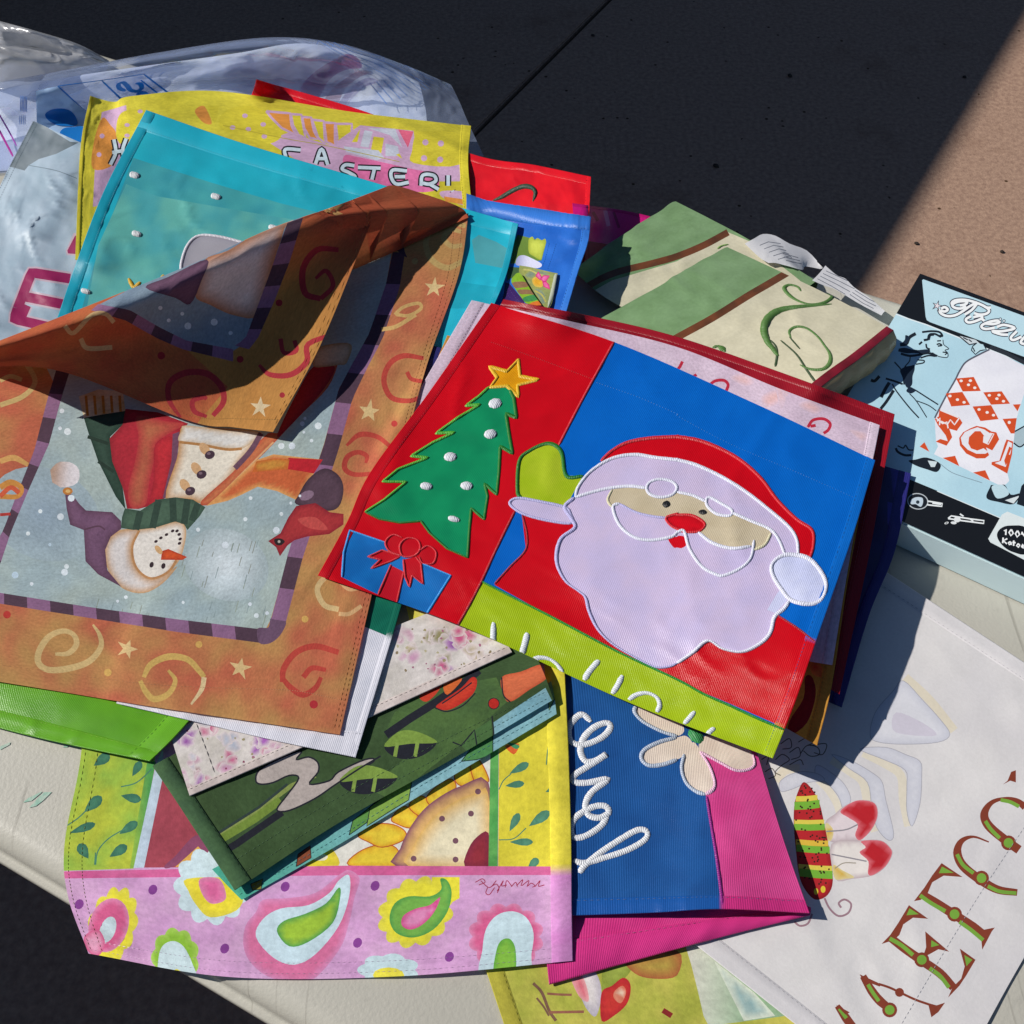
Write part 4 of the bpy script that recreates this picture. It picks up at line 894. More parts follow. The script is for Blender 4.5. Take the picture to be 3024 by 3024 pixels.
for q, c in (('K 1150 735 1210 745 1180 860 1120 850', WB), ('K 1215 780 1290 790 1270 900 1195 880', YE), ('K 1060 820 1110 740 1120 730 1100 820', YE), ('K 1000 850 1250 880 1290 930 1240 950 1020 890', WB), ('K 1300 830 1390 850 1400 920 1300 920', WB), ('K 1170 720 1370 725 1420 860 1330 770', WB), ('K 1390 730 1500 745 1460 860', 'd0607c'), ('K 1375 910 1400 900 1420 940', YE)): s.poly('print', q, c)
s.poly('print', 'K 1510 780 1560 745 1840 770 1830 980 1500 970 1490 880', YE, True)
for x, y in ((1585, 822), (1695, 830), (1575, 935), (1690, 945)): s.dot('print', x, y, 22, LI, fr='K')
s.poly('print', 'B 30 890 130 900 400 960 560 1000 540 1090 300 1080 60 1000', 'cc6a9a', True); s.poly('print', 'B 590 1090 740 1100 760 1180 600 1130', LI, True); s.poly('print', 'B 600 1120 730 1140 735 1170 610 1150', OR)
s.line('print', 'K 140 700 560 790 900 850 1400 960', 2, 'a89a30')
LET = [['A 650 795 660 870 630 940'], ['A 640 870 700 860'], ['A 720 790 700 860 720 940'], ['A 1632 900 1628 852 1715 855'], ['A 1800 935 1835 850 1870 940'], ['A 1815 905 1860 905'],
       ['B 90 945 40 940 20 965 60 985 95 1010 60 1035 0 1015'], ['B 110 955 240 960'], ['B 205 960 190 1025'], ['B 390 975 310 970 300 1010 330 1050 400 1040'], ['B 320 1008 380 1008'], ['B 470 1060 480 1000 540 1000 555 1030 520 1050 480 1045'], ['B 520 1050 570 1080'], ['B 625 1000 625 1060'], ['B 650 1088 652 1092']]
for q in LET: s.line('lettering', q[0], 19, '1c1c24')
for q in LET: s.line('lettering', q[0], 10, 'b9cbd6')
s.build(r, 'panel', ('noise', 'cfc43e', 'bdb232', 130), 'paint')
s.hem(r, 'LR', 11., 'c6ba34', 'paint', scol='8f862a', rise=0.0004); s.stitch('hem_stitching', r, [s.edge_px('L', 4), s.edge_px('R', 4)], '8f862a')
sy = s
# ================================================================ magenta flag and velvet pieces
r = thing_at('garden_flag', 'magenta flag sliver showing between the red flag and the green velvet', 'flag', 'W 1150 420')
s = Surf('1080 384 12 1180 398 11 1290 425 9 / 1085 450 8 1190 470 6 1280 500 5', seed=14, wr=0.001)
s.line('print', 'B 1520 1200 1540 1290', 12, 'c86aa0'); s.line('print', 'B 1570 1210 1600 1300', 8, '8a1050'); s.line('print', 'B 1450 1210 1480 1260', 10, '8a1050')
s.build(r, 'panel', 'c01878', 'nylon'); s.hem(r, 'T', 4., 'b01468', 'nylon')
GV, GV2, CR, BRN = ('noise', '6e8c64', '648259', 40), '54724a', ('noise', 'bab59e', 'b2ad96', 50), '5e3420'
def pillow_net(net): return net
r = thing_at('velvet_runner', 'green and cream velvet runner with brown ribbon, rear one of the two', 'runner', 'W 1250 500')
s = Surf('1275 380 20 1340 413 22 1420 456 24 1540 530 20 / 1180 440 18 1230 480 20 1320 530 20 1450 600 16 / 1080 510 10 1140 560 12 1230 610 14 1350 680 12', seed=15, wr=0.0035, wscale=20.)
s.poly('cream_velvet', 'C 290 1325 0 1490 B 1560 1600 1330 1730 1250 1932 1700 2100 C 500 1932 700 1600 420 1380', CR)
s.line('ribbon', 'C 290 1325 150 1400 0 1462 B 1800 1500 1540 1570 1320 1700 1260 1760', 20, ('noise', '6a3c22', '50301c', 30))
s.build(r, 'green_velvet', GV, {'*': 'velvet', 'ribbon': 'satin'}, keep=('cream_velvet', 'ribbon')); skirt(s, r, 'T', '5c7a52', 'velvet', 0.018, 0.004, 'side', 6); skirt(s, r, 'L', '5c7a52', 'velvet', 0.014, 0.004, 'side', 7)
for q in ('C 230 1420 250 1405 290 1395',): s.thread('embroidered_scroll', r, [q], '86ac5c', 6)
rv1, sv1 = r, s
def care_tag(r, net, lines, seed):
    t = Surf(net, seed=seed, wr=0.0012, wscale=40., step=0.004, splat=False)
    for (q, w) in lines: t.line('lettering', q, w, '777b86', smooth=False)
    t.build(r, 'care_label', 'd6d6da', 'paper')
care_tag(rv1, 'C 385 1390 22 440 1360 24 490 1335 24 560 1345 22 640 1390 20 740 1430 14 825 1520 10 / C 470 1470 20 510 1430 22 570 1420 22 620 1450 20 680 1490 18 740 1480 14 830 1530 8 / C 520 1500 14 560 1500 14 600 1510 14 640 1520 14 715 1540 13 730 1520 10 815 1535 8', [(f'C {470+k*26} {1400+k*20} {520+k*30} {1380+k*20} {590+k*16} {1390+k*20}', 2.2) for k in range(5)]+[(f'C {600+k*10} {1445+k*20} {690+k*10} {1470+k*18}', 2.2) for k in range(3)], 3)

r = thing_at('velvet_runner', 'green and cream velvet runner with embroidered scrolls and a dark red ribbon edge', 'runner', 'W 1400 620')
s = Surf('1372 466 30 1480 516 34 1590 570 44 1686 624 54 / 1300 505 32 1405 560 36 1512 618 44 1624 676 56 / 1235 545 28 1330 610 32 1440 670 38 1553 728 50 / 1090 625 16 1180 700 18 1290 780 20 1400 860 18', seed=16, wr=0.003, wscale=14.)
s.poly('cream_velvet', 'C 650 1550 0 1935 B 1800 2050 F 0 700 900 700 1300 100 C 1300 1932 900 1640', CR)
s.line('ribbon', 'C 655 1540 520 1620 400 1690 200 1815 0 1925 B 1800 2000', 21, ('noise', '6a3c22', '50301c', 30))
s.build(r, 'green_velvet', GV, {'*': 'velvet', 'ribbon': 'satin'}, keep=('cream_velvet', 'ribbon')); s.hem(r, 'R', 9., ('noise', '741424', '5a101a', 40), 'satin', name='edge_ribbon', rise=0.0006); skirt(s, r, 'R', 'a08c62', 'satin', 0.026, 0.007, 'satin_side', 3); skirt(s, r, 'T', '9f9c80', 'velvet', 0.022, 0.004, 'side', 4); skirt(s, r, 'L', '5c7a52', 'velvet', 0.012, 0.003, 'side', 5)
TH = '4c7434'
s.thread('embroidered_scroll', r, ['R 1285 580 1265 555 1215 545 1190 568 1240 620 1330 655 1420 645 1470 605 1465 575'], TH, (6, 9, 12, 13, 9, 9, 12, 12, 7), rise=0.3)
s.thread('embroidered_scroll', r, ['C 880 1735 780 1745 680 1752 580 1772 520 1815 495 1880 515 1950 F 540 50 575 100'], TH, (6, 8, 13, 18, 24, 25, 24, 18, 12), rise=0.28)
s.thread('embroidered_scroll', r, ['C 650 1932 640 1890 680 1865 740 1875 800 1920 F 840 40 872 90 870 140 830 175 760 175 700 150', 'F 200 50 240 45 275 75'], TH, (6, 9, 11, 9, 8, 8, 11, 14, 13, 10, 6), rise=0.28)
s.thread('embroidered_scroll', r, ['F 520 0 560 40 570 90 560 160', 'F 590 10 680 90 740 180 790 250', 'F 640 -10 700 60'], '2f4626', 7, rise=0.25)
care_tag(r, 'C 845 1515 22 910 1570 21 960 1590 20 1010 1640 19 1100 1700 18 1185 1775 16 / C 810 1560 22 880 1610 21 930 1640 20 1000 1680 19 1080 1730 18 1175 1785 16 / C 770 1600 21 840 1630 21 900 1650 20 1000 1710 19 1060 1745 18 1165 1800 16', [(f'C {800+k*16} {1590-k*15} {880+k*22} {1632-k*14} {960+k*26} {1680-k*16}', 2.2) for k in range(5)]+[(f'C {985+k*14} {1680-k*12} {1060+k*20} {1730-k*10} {1120+k*14} {1760-k*14}', 2.2) for k in range(4)], 4)

# ================================================================ blue flag with the lime bud
r = thing_at('garden_flag', 'royal blue flag with a puckered lime green patch, beside the green velvet', 'flag', 'W 1020 500')
s = Surf('880 366 16 927 380 22 1040 398 38 1115 410 50 / 880 430 14 960 440 18 1040 450 36 1110 455 48 / 875 500 12 950 510 16 1030 515 32 1092 509 44 / 860 560 12 940 570 16 1010 580 28 1069 587 38 / 850 640 10 930 650 10 1000 660 10 1050 650 10', seed=17, wr=0.003, wscale=26.)
s.poly('green_patch', 'L 720 640 900 690 1130 740 1060 1010 620 1060 640 800', '5f7a34'); s.poly('lime_patch', 'L 880 700 930 670 960 720 1000 690 1060 720 1110 700 1120 760 1080 900 1050 1000 960 960 880 900 870 780', ('rim', 'b6c050', '93a03a', 12), True)
s.poly('white_patch', 'L 690 1060 720 960 800 935 900 970 1060 1060 1000 1120 760 1090', ('lin', '8a90b8', 'c4c6de', P('L 700 1000')[0], P('L 860 1020')[0]), True)
s.poly('green_patch', 'L 580 1100 750 1110 760 1200 560 1300', '3f5a3a'); s.poly('purple_patch', 'L 540 1320 600 1340 820 1600 780 1660 480 1640 520 1480', '35205a')
s.build(r, 'panel', ('noise', '2b68c2', '1f58b0', 60), 'nylon', keep=('lime_patch', 'white_patch', 'purple_patch'))
s.hem(r, 'T', 26., '3472c8', 'nylon', pucker=0.0009, rise=0.0012, scol='1c4a98'); s.hem(r, 'R', 9., '3472c8', 'nylon', pucker=0.001, scol='173e84')
s.stitch('seam_and_fold_dashes', r, ['L 1170 760 1110 1000 1060 1130', 'L 1270 770 1210 960 1140 1160'], '163a80', 2.0, 0.8)
s.stitch('seam_and_fold_dashes', r, ['L 560 1350 640 1480 760 1620', 'L 545 1420 620 1560'], '7a62a8', 2.0, 0.8)
r = thing_at('floral_card', 'small floral card with a pink flower lying on the blue flag', 'card', 'W 1010 560')
s = Surf('L 745 1080 22 900 1105 23 1080 1150 23 1290 1195 22 / L 740 1200 22 880 1280 23 1060 1330 23 1255 1400 22 / L 800 1400 21 930 1480 22 1060 1560 22 1210 1600 21 / L 1000 1600 20 1050 1650 20 1100 1690 20 1165 1690 20', seed=18, wr=0.0004, step=0.003)
s.poly('p', 'L 740 1190 640 1300 820 1600 1090 1720 1000 1560', '5f6a40'); 
for q in ('L 900 1160 980 1150 960 1230 890 1260 820 1220', 'L 940 1440 1020 1410 1100 1480 1120 1600 1050 1640 1010 1520', 'L 1000 1150 1160 1190 1120 1240 1010 1200', 'L 840 1290 880 1340 900 1300'): s.poly('p', q, ('rim', '74867a', '8c986a', 6), True)
s.line('p', 'L 800 1140 900 1150 1000 1200 1100 1230', 5, 'b9b46a'); s.line('p', 'L 960 1440 1060 1500 1120 1600', 5, 'b0aa5a')
s.poly('p', 'L 930 1270 1000 1240 1090 1320 1060 1390 970 1380 930 1330', ('rim', 'd8a02e', 'cbb050', 6), True)
for q in ('L 975 1230 1015 1170 1060 1250 1040 1290', 'L 1045 1270 1090 1225 1175 1230 1120 1310 1075 1310', 'L 1075 1320 1120 1310 1165 1360 1175 1420 1090 1380'): s.poly('p', q, ('rim', 'e880b4', 'd23a86', 5)); s.line('p', P(q), 2.2, 'c22a74', smooth=False, closed=True)
s.build(r, 'face', ('noise', '9ba056', '86905a', 30), 'print')
s.thread('edge_strip', r, ['L 1268 1210 1250 1330 1200 1520 1150 1690'], 'a9b0a0', 10, rise=0.3, mat='paper')
r = thing_at('striped_pencil_case', 'small rounded green brown striped strip on the blue flag', 'strip', 'W 985 575')
s = Surf('L 690 1200 24 740 1185 25 790 1240 24 / L 625 1300 24 740 1340 27 850 1340 24 / L 700 1440 24 830 1470 27 930 1470 24 / L 830 1620 23 960 1650 26 1060 1650 23', seed=19, wr=0.0, step=0.003, gap=0.002)
for q, c in (('L 640 1330 740 1310 840 1320 870 1380 760 1400 680 1400', '8c6a4c'), ('L 720 1430 900 1430 960 1500 880 1490 760 1490', '8c6a4c'), ('L 800 1540 960 1500 1000 1570 830 1600', '3f8a4c'), ('L 900 1620 1020 1590 1080 1660 880 1680', 'd0702c')): s.poly('p', q, c, True)
s.build(r, 'body', '86b02c', 'print')

# ================================================================ turquoise flag
r = thing_at('garden_flag', 'turquoise flag with white knots and a grey patch under the folded orange one', 'flag', 'W 450 450')
s = Surf('276 208 36 450 268 30 640 325 24 820 378 22 978 423 24 / 198 357 30 390 410 22 600 460 18 790 500 16 955 520 20 / 142 503 18 340 560 12 560 600 10 750 640 10 918 610 14 / 95 640 6 310 690 6 520 730 6 720 760 6 860 760 6', seed=21, wr=0.0028, wscale=17.)
TQ = ('noise', '1fb8d0', '1cacc4', 120)
s.poly('sheer_panel', 'A 760 900 850 930 1200 1040 1600 1160 1932 1240 2300 1400 1400 2300 400 2000 540 1500', ('noise', '4aaeb2', '389cab', 90))
s.poly('lower_panel', 'A 720 1050 900 1120 1300 1190 1660 1250 2300 1500 1500 2300 470 1900 560 1400', ('noise', '66bab2', '4aa8b0', 80))
s.poly('grey_patch', 'A 1135 1345 1250 1350 1390 1385 1600 1450 1500 1700 1040 1560 1035 1500 1070 1400', ('rim', 'a6a4b0', '9a98a8', 14))
s.poly('lower_panel', 'B 760 1370 800 1340 900 1380 1000 1440 940 1530 780 1500', '4fa6ae'); s.poly('lower_panel', 'B 700 1610 920 1640 880 1760 560 1760', '18a6bc')
s.build(r, 'panel', TQ, 'sheer', keep=('grey_patch',))
s.thread('patch_edge', r, ['A 1035 1560 1035 1500 1070 1400 1135 1345 1250 1350 1390 1385 1600 1450'], 'd4d2dc', 8, rise=0.3)
for x, y in ((768, 1000), (1232, 1122), (780, 1335), (490, 1663), (1560, 1300)):
    s.thread('white_knot', r, [f'A {x-26} {y-6} {x} {y} {x+26} {y+8}'], 'd0d4d8', 17, rise=0.35)
for q in ('A 735 1590 765 1640 800 1610', 'A 920 1590 935 1570'): s.thread('gold_point', r, [q], 'c8a01c', 12, rise=0.3)
s.hem(r, 'T', 22., '1fb8d0', 'sheer', scol='6fd0dc', dash=0.8, gap=1.2, sw=0.8, pucker=0.0007); s.hem(r, 'L', 11., '14a0b8', 'sheer', scol='7fd8e4', dash=0.9, gap=1.2, sw=0.9, pucker=0.0008); s.hem(r, 'R', 7., '14a0b8', 'sheer', scol='7fd8e4', dash=0.9, gap=1.2)
# ================================================================ stack under the red capped figure
r = thing_at('garden_flag', 'dark navy purple flag at the bottom of the stack by the box', 'flag', 'W 1650 1000')
s = Surf('805 650 4 1100 720 6 1400 800 10 1719 894 22 / 740 800 4 1040 880 6 1380 950 14 1688 1040 22 / 720 900 3 1000 980 5 1350 1060 10 1640 1160 18 / 740 1060 2 1000 1110 3 1300 1210 5 1588 1335 6', seed=41, wr=0.002)
s.poly('p', 'F 1190 700 1340 760 1290 960 1230 900 1220 760', ('rim', '3f3690', '2f2a74', 12)); s.poly('p', 'F 1200 930 1300 960 1240 1200 1200 1050', '39328a')
s.build(r, 'panel', ('noise', '262560', '1e1f50', 90), 'satin'); s.thread('loose_thread', r, ['F 1175 1225 1200 1260 1245 1312'], 'a8a8b8', 1.6); s.hem(r, 'R', 9., '2a2870', 'satin', scol='4a46a0', pucker=0.0008); s.hem(r, 'L', 9., '20225a', 'nylon', scol='3a3a80')

r = thing_at('garden_flag', 'dark red bordered flag showing behind the pink white one', 'flag', 'W 1300 700')
s = Surf('950 565 26 1120 598 28 1278 636 34 1476 704 40 1688 782 46 / 900 660 18 1070 700 20 1250 750 28 1450 820 36 1666 900 46 / 850 760 10 1020 820 14 1200 880 22 1410 940 32 1640 1045 42 / 780 960 6 950 1020 8 1130 1090 12 1330 1170 20 1584 1310 30', seed=42, wr=0.0012)
s.build(r, 'panel', ('noise', '8c1624', '7a101e', 80), 'nylon'); s.hem(r, 'TR', 9., '8e1624', 'nylon', scol='b03a48', rise=0.0003)

r = thing_at('garden_flag', 'mustard flag with red maple leaves under the pink white one', 'flag', 'W 1500 1100')
s = Surf('844 633 12 1100 712 28 1380 790 40 1641 852 48 / 800 740 10 1050 820 18 1340 900 36 1622 970 48 / 770 830 8 1010 920 12 1320 1020 28 1598 1105 44 / 720 960 4 960 1060 8 1260 1180 18 1570 1290 36 / 700 1030 4 950 1130 6 1240 1240 10 1542 1407 22', seed=43, wr=0.001)
for q in ('F 830 1500 900 1480 940 1560 900 1600 840 1560', 'F 860 1640 910 1620 950 1700 930 1770 870 1700', 'F 800 1760 850 1760 840 1850 790 1830', 'F 880 1720 940 1760 920 1840 870 1820', 'F 760 1840 820 1860 830 1932 770 1910', 'F 960 1250 1000 1220 1010 1300 970 1320'):
    s.poly('p', q, ('rim', 'c2402c', 'd87a3c', 9), True)
s.poly('p', 'I 730 0 770 0 790 100 740 260 640 330 640 250 720 120', '7a1a24', True)
s.build(r, 'panel', ('noise', 'c48f3c', 'b98436', 120), 'print'); s.hem(r, 'LR', 8., 'c08a3a', 'print', scol='9a6a28', rise=0.0004)

r = thing_at('garden_flag', 'pale pink white flag with red script under the red capped figure', 'flag', 'W 1400 760')
s = Surf('890 567 26 1080 607 30 1278 655 36 1470 733 44 1660 803 51 / 812 700 18 1030 745 24 1240 790 32 1450 850 42 1643 885 51 / 735 837 12 960 880 18 1180 930 26 1420 990 38 1612 1005 48 / 640 1020 6 880 1080 10 1120 1150 16 1370 1220 26 1570 1255 40', seed=44, wr=0.001)
for q in ('F 0 180 15 160 30 130', 'F 95 215 110 205', 'F 180 270 215 242 265 238 290 262 280 298', 'F 745 505 775 465 835 458 872 485 862 520 835 540', 'F 760 500 790 495'): s.line('script', q, 9, 'b82840')
for q in ('F 480 330 560 290 640 310 560 380 500 390', 'F 560 250 620 330 590 400', 'F 690 380 760 350 830 400 780 430', 'F 980 520 1080 540 1060 590', 'F 300 220 380 200 440 250 380 270'): s.poly('p', q, ('rim', 'dcb4b4', 'd2bccc', 16), True)
s.build(r, 'panel', ('noise', 'd3c0d2', 'c9b4c8', 110), 'print'); s.hem(r, 'L', 12., 'cdbccc', 'print', scol='a898ac', rise=0.0004); s.hem(r, 'R', 9., 'd0bfd0', 'print', scol='b0a2b2', rise=0.0004)

# ================================================================ coral flag, folded
r = thing_at('garden_flag', 'blue and pink folded flag with white script and a cream flower', 'flag', 'W 1280 1600')
s = Surf('1020 1640 2 1250 1650 3 1420 1670 5 1530 1712 5 / 1025 1750 3 1230 1730 4 1400 1715 6 1530 1719 6 / 1036 1858 2 1200 1812 4 1370 1766 6 1528 1727 6', seed=45, wr=0.0012)
s.build(r, 'back_panel', ('noise', 'c42e78', 'cc3c82', 90), 'nylon'); s.thread('loose_thread', r, ['H 1600 1560 1640 1590 1655 1640', 'H 1640 1590 1700 1610 1715 1625'], 'd8a0c0', 1.6); s.hem(r, 'B', 15., 'c8347e', 'nylon', pucker=0.0011, scol='e079ac', rise=0.001); s.hem(r, 'L', 6., 'c8347e', 'nylon')
s = Surf('1030 1250 3 1200 1280 4 1330 1330 6 1423 1400 7 / 1045 1400 4 1215 1410 5 1345 1430 8 1443 1470 8 / 1055 1560 5 1225 1565 7 1355 1580 13 1480 1590 12 / 1060 1728 6 1230 1722 12 1358 1715 17 1527 1723 10', seed=46, wr=0.0018, wscale=18.)
s.poly('pink_half', 'I 165 690 190 820 220 1000 245 1180 258 1310 250 1400 900 1450 760 1200 560 700 440 400 330 300 130 420', ('noise', 'd04a8c', 'c83f82', 70))
CRM = ('noise', 'ddcfc0', 'd2c2b4', 40)
pt = ['H 1700 160 1690 200 1740 255 1850 312 1932 335 I 40 300 0 230 H 1850 130', 'H 1925 345 1830 370 1745 415 1728 465 1770 503 1850 498 1932 470 I 40 440 85 380 50 335', 'I 40 440 25 520 50 600 105 650 160 668 205 640 212 590 180 500 135 425 90 370', 'I 130 425 250 490 330 530 400 528 440 500 432 440 380 400 210 335 140 350']
for i, q in enumerate(pt): s.poly(f'petal#{i}', q, CRM, True)
s.build(r, 'front_panel', ('noise', '1c4a86', '205392', 90), 'nylon', keep=('pink_half', 'petal#0', 'petal#1', 'petal#2', 'petal#3'))
s.thread('petal_edge', r, ['H 1700 160 1690 200 1740 255 1850 312 1932 335', 'H 1925 345 1830 370 1745 415 1728 465 1770 503 1850 498 1932 470', 'I 40 440 25 520 50 600 105 650 160 668'], 'a9b4c6', 11, rise=0.35)
s.thread('petal_edge', r, ['I 160 668 205 640 212 590 180 500 130 425', 'I 130 425 250 490 330 530 400 528 440 500 432 440'], 'dcb0cc', 10, rise=0.35)
s.thread('flower_centre', r, ['I 70 345 105 335 140 328'], '2f8a4c', (34, 52, 34), rise=0.15)
s.thread('seam_cord', r, ['I 168 680 190 820 220 1000 245 1180 258 1300'], '8a1a7c', 10, rise=0.3)
SW = 'd8dade'
s.thread('script_cord', r, ['H 1440 255 1390 212 1335 250 1310 310 1330 370 1400 385 1500 345 1550 290 1530 260 1460 285 1400 345 1380 420 1410 480 1470 475 1528 440 1420 510 1345 560 1345 598 1420 602 1535 582 1450 650 1410 720 1425 785 1485 802 1540 775 1525 738 1470 735 1400 765 1345 810 1325 870 1345 915 1410 905 1490 855 1535 800', 'H 1340 1045 1400 1060 1500 1035 1650 985 1750 925 1758 880 1705 872 1600 930 1480 1010 1400 1080 1375 1118'], SW, 15, rise=0.26)
s.hem(r, 'B', 9., ('lin', '1c529a', 'c4327a', P('I 245 1280')[0], P('I 262 1280')[0]), 'nylon', scol='6a86b8', pucker=0.0006)

# ================================================================ paisley and sunflower flag at the front
r = thing_at('garden_flag', 'yellow flag with pink paisley band hanging over the front table edge', 'flag', 'W 600 1650')
s = Surf('165 1260 3 430 1260 3 750 1260 3 1065 1250 6 / 152 1430 3 430 1435 3 750 1430 4 1073 1420 7 / 122 1590 1 430 1600 3 750 1600 4 1078 1590 7 / 128 1690 -3 430 1720 2 750 1720 4 1079 1705 6 / 167 1799 -14 430 1843 -8 750 1842 3 1081 1813 6', seed=47, wr=0.0012, relax=6)
s.poly('p', 'G 300 350 360 1105 760 1092 880 500 900 300', ('noise', 'b6c040', '8fb648', 110))
s.poly('p', 'G 740 1092 775 1088 890 480 840 480', ('lin', '8fb648', '4f9a52', P('G 760 800')[0], P('G 850 800')[0]))
s.poly('p', 'G 762 1088 822 1086 935 540 930 400 890 500', 'bccddc')
s.poly('p', 'G 822 1086 H 340 1078 340 900 0 700 G 1100 500 935 540', ('noise', 'a84a58', '9a4250', 90))
s.poly('p', 'G 940 1075 1000 1020 1120 900 1200 980 1080 1040 960 1090', '8a4a68', True); s.poly('p', 'G 1000 1082 1130 965 1250 1080', 'd8a650')
s.poly('p', 'G 1600 1085 1932 900 H 400 500 900 400 900 1078', 'dcdad0')
s.dot('p', 1165, 1055, 22, '93506a', 18, 'G'); s.poly('p', 'G 1740 1080 1840 985 1900 985 1930 1078', ('rim', 'e2d23a', 'd8c040', 10), True); s.poly('p', 'G 1790 1040 1830 1010 1870 1020 1850 1045', 'e6e2c8', True)
# sunflower
for q in ('H 60 1075 110 1000 230 955 330 975 340 1075', 'H 110 900 200 840 310 840 380 880 370 930 250 970 170 940', 'H 300 810 360 740 430 760 470 850 400 860 340 840', 'H 400 740 450 680 500 690 540 760 480 800', 'H 500 690 560 620 640 580 670 630 600 690 540 740', 'H 660 570 680 510 740 490 770 590 720 620 680 610', 'H 750 490 800 470 850 560 850 600 780 600'):
    s.poly('p', q, ('rim', 'e4c83c', 'd69a24', 12), True); s.line('p', P(q), 3, 'b4562a', closed=True)
s.poly('p', 'H 330 1078 350 980 400 870 480 760 580 680 700 620 855 600 855 1078', ('rim', 'd8ac6c', '7c4660', 26), True, 3)
s.poly('p', 'H 400 1078 420 980 480 870 560 780 680 700 790 660 852 660 852 1078', ('rim', 'e2d8b8', 'd9ae62', 50), True, 3)
s.poly('p', 'H 720 1078 740 980 790 910 855 888 855 1078', ('rim', '94303c', '7c2a40', 20), True, 3)
for x, y in ((795, 652), (755, 778), (590, 807), (667, 933), (428, 1035), (667, 1040)): s.dot('p', x, y, 17, '74505c', fr='H')
s.poly('p', 'H 910 1080 1345 1080 1320 100 1180 100 915 380', ('noise', 'e0d242', 'd4c83c', 120)); s.poly('p', 'H 855 1078 908 1078 915 200 870 200', ('noise', '4f9e50', '6ab05c', 60))
LF = '4a7f68'
for a in ((975, 550, 1085, 490, 46), (950, 620, 1060, 605, 40), (975, 880, 1030, 775, 46), (1085, 850, 1205, 765, 56), (975, 940, 1110, 940, 42), (1205, 400, 1275, 325, 46), (1180, 655, 1310, 600, 60), (1080, 1090, 1140, 1035, 46), (1250, 190, 1295, 105, 44)): s.poly('p', leaf(*a, 'H'), ('rim', '5c9478', LF, 6))
for q in ('H 915 640 940 590 985 550', 'H 915 928 1000 920 1070 860', 'H 1225 260 1195 400 1185 500', 'H 1240 700 1270 640'): s.line('p', q, 3, LF)
s.poly('p', 'H 950 390 1030 380 1000 440', 'd0602c', True); s.poly('p', 'H 960 370 1030 390 1010 410', '3f8a5c', True)
for a in ((535, 505, 625, 440, 60), (755, 565, 805, 480, 46), (690, 675, 805, 700, 52), (480, 770, 580, 680, 62), (395, 890, 545, 835, 46), (680, 895, 785, 825, 52), (505, 1035, 450, 950, 62), (625, 1025, 725, 960, 56)): s.poly('p', leaf(*a, 'G'), ('rim', '4a8468', '3a6f5c', 8))
for q in ('G 690 625 780 600 870 520', 'G 385 845 450 800 500 750', 'G 545 1070 560 990 620 920 720 860', 'G 540 1070 545 1000'): s.line('p', q, 3.5, LF)
# pink border and paisleys
s.poly('p', 'G 300 1105 360 1108 H 0 1075 1345 1080 1345 1128 0 1130 G 360 1148', ('noise', 'd26a9c', 'cc5c92', 60))
def scallop(fr, cx, cy, rx, ry, rot, n, c, amp=0.12, a0=0, a1=2*math.pi):
    o = []; f = FR[fr]
    for i in range(n*6):
        a = a0+(a1-a0)*i/(n*6); rr = 1+amp*abs(math.sin(n*(a-a0)/2)); x, y = rx*rr*math.cos(a), ry*rr*math.sin(a)
        o.append((f[0]+(cx+x*math.cos(rot)-y*math.sin(rot))*f[2], f[1]+(cy+x*math.sin(rot)+y*math.cos(rot))*f[2]))
    s.poly('p', o, c)
YW, WH, PK, LG = ('rim', 'e6dc3e', 'd8d050', 10), 'c8dce2', ('rim', 'd4608e', 'd88ab0', 14), '7fb83c'
scallop('G', 640, 1420, 120, 200, 0.28, 11, YW, 0.18); s.dot('p', 620, 1415, 112, PK, 158, 'G', 0.3, 24); s.dot('p', 615, 1440, 44, 'c2d4da', 78, 'G', 0.35, 20); s.poly('p', 'G 480 1480 560 1440 600 1520 560 1590 500 1560', ('rim', 'dfa0bc', 'd4608e', 16), True)
scallop('G', 1210, 1190, 185, 190, 0, 11, WH, 0.2); s.poly('p', 'G 1065 1150 1330 1150 1390 1240 1350 1330 1200 1370 1120 1300 1075 1220', ('rim', 'e6d63a', 'dfd24a', 14), True); s.poly('p', 'G 1140 1150 1250 1150 1290 1240 1270 1280 1200 1290 1150 1230', ('rim', 'd9689c', 'd888ac', 14), True)
scallop('G', 1000, 1600, 120, 150, 0, 9, ('rim', '8cbc3c', 'a6cc5c', 10), 0.16); s.poly('p', 'G 905 1600 930 1530 990 1505 1050 1540 1100 1640 1110 1720 920 1700', 'c6dade', True); s.poly('p', 'G 985 1680 1010 1665 1040 1690 990 1700', 'e0d83c', True)
s.poly('p', 'G 1400 1420 1460 1340 1500 1270 1640 1260 1800 1230 1932 1130 H 60 1100 120 1150 90 1260 60 1400 G 1932 1560 1760 1740 1560 1720 1440 1640 1390 1540', ('rim', 'd4729c', 'cf88b4', 18), True)
s.poly('p', 'G 1460 1480 1500 1380 1600 1320 1760 1300 1880 1230 1932 1160 H 60 1130 60 1250 0 1420 G 1800 1580 1680 1640 1560 1600', 'c3d9e2', True); s.poly('p', 'G 1580 1450 1620 1390 1740 1350 1860 1290 1932 1200 H 10 1250 G 1900 1400 1760 1510 1650 1535', ('rim', '9cc03c', '4f9a4c', 16), True)
scallop('H', 440, 1340, 200, 165, -0.6, 12, YW, 0.17); s.poly('p', 'H 530 1140 690 1140 690 1260 620 1300 540 1220', 'e2d83e'); s.poly('p', 'H 580 1150 620 1160 645 1230 620 1340 540 1440 430 1485 330 1460 290 1380 320 1290 400 1250 520 1250 585 1210', ('rim', '74ae4c', '4f9a4c', 9), True); s.poly('p', 'H 580 1255 545 1340 480 1410 410 1440 360 1415 370 1360 440 1320 520 1300', ('rim', 'd888b4', 'd0508c', 10), True)
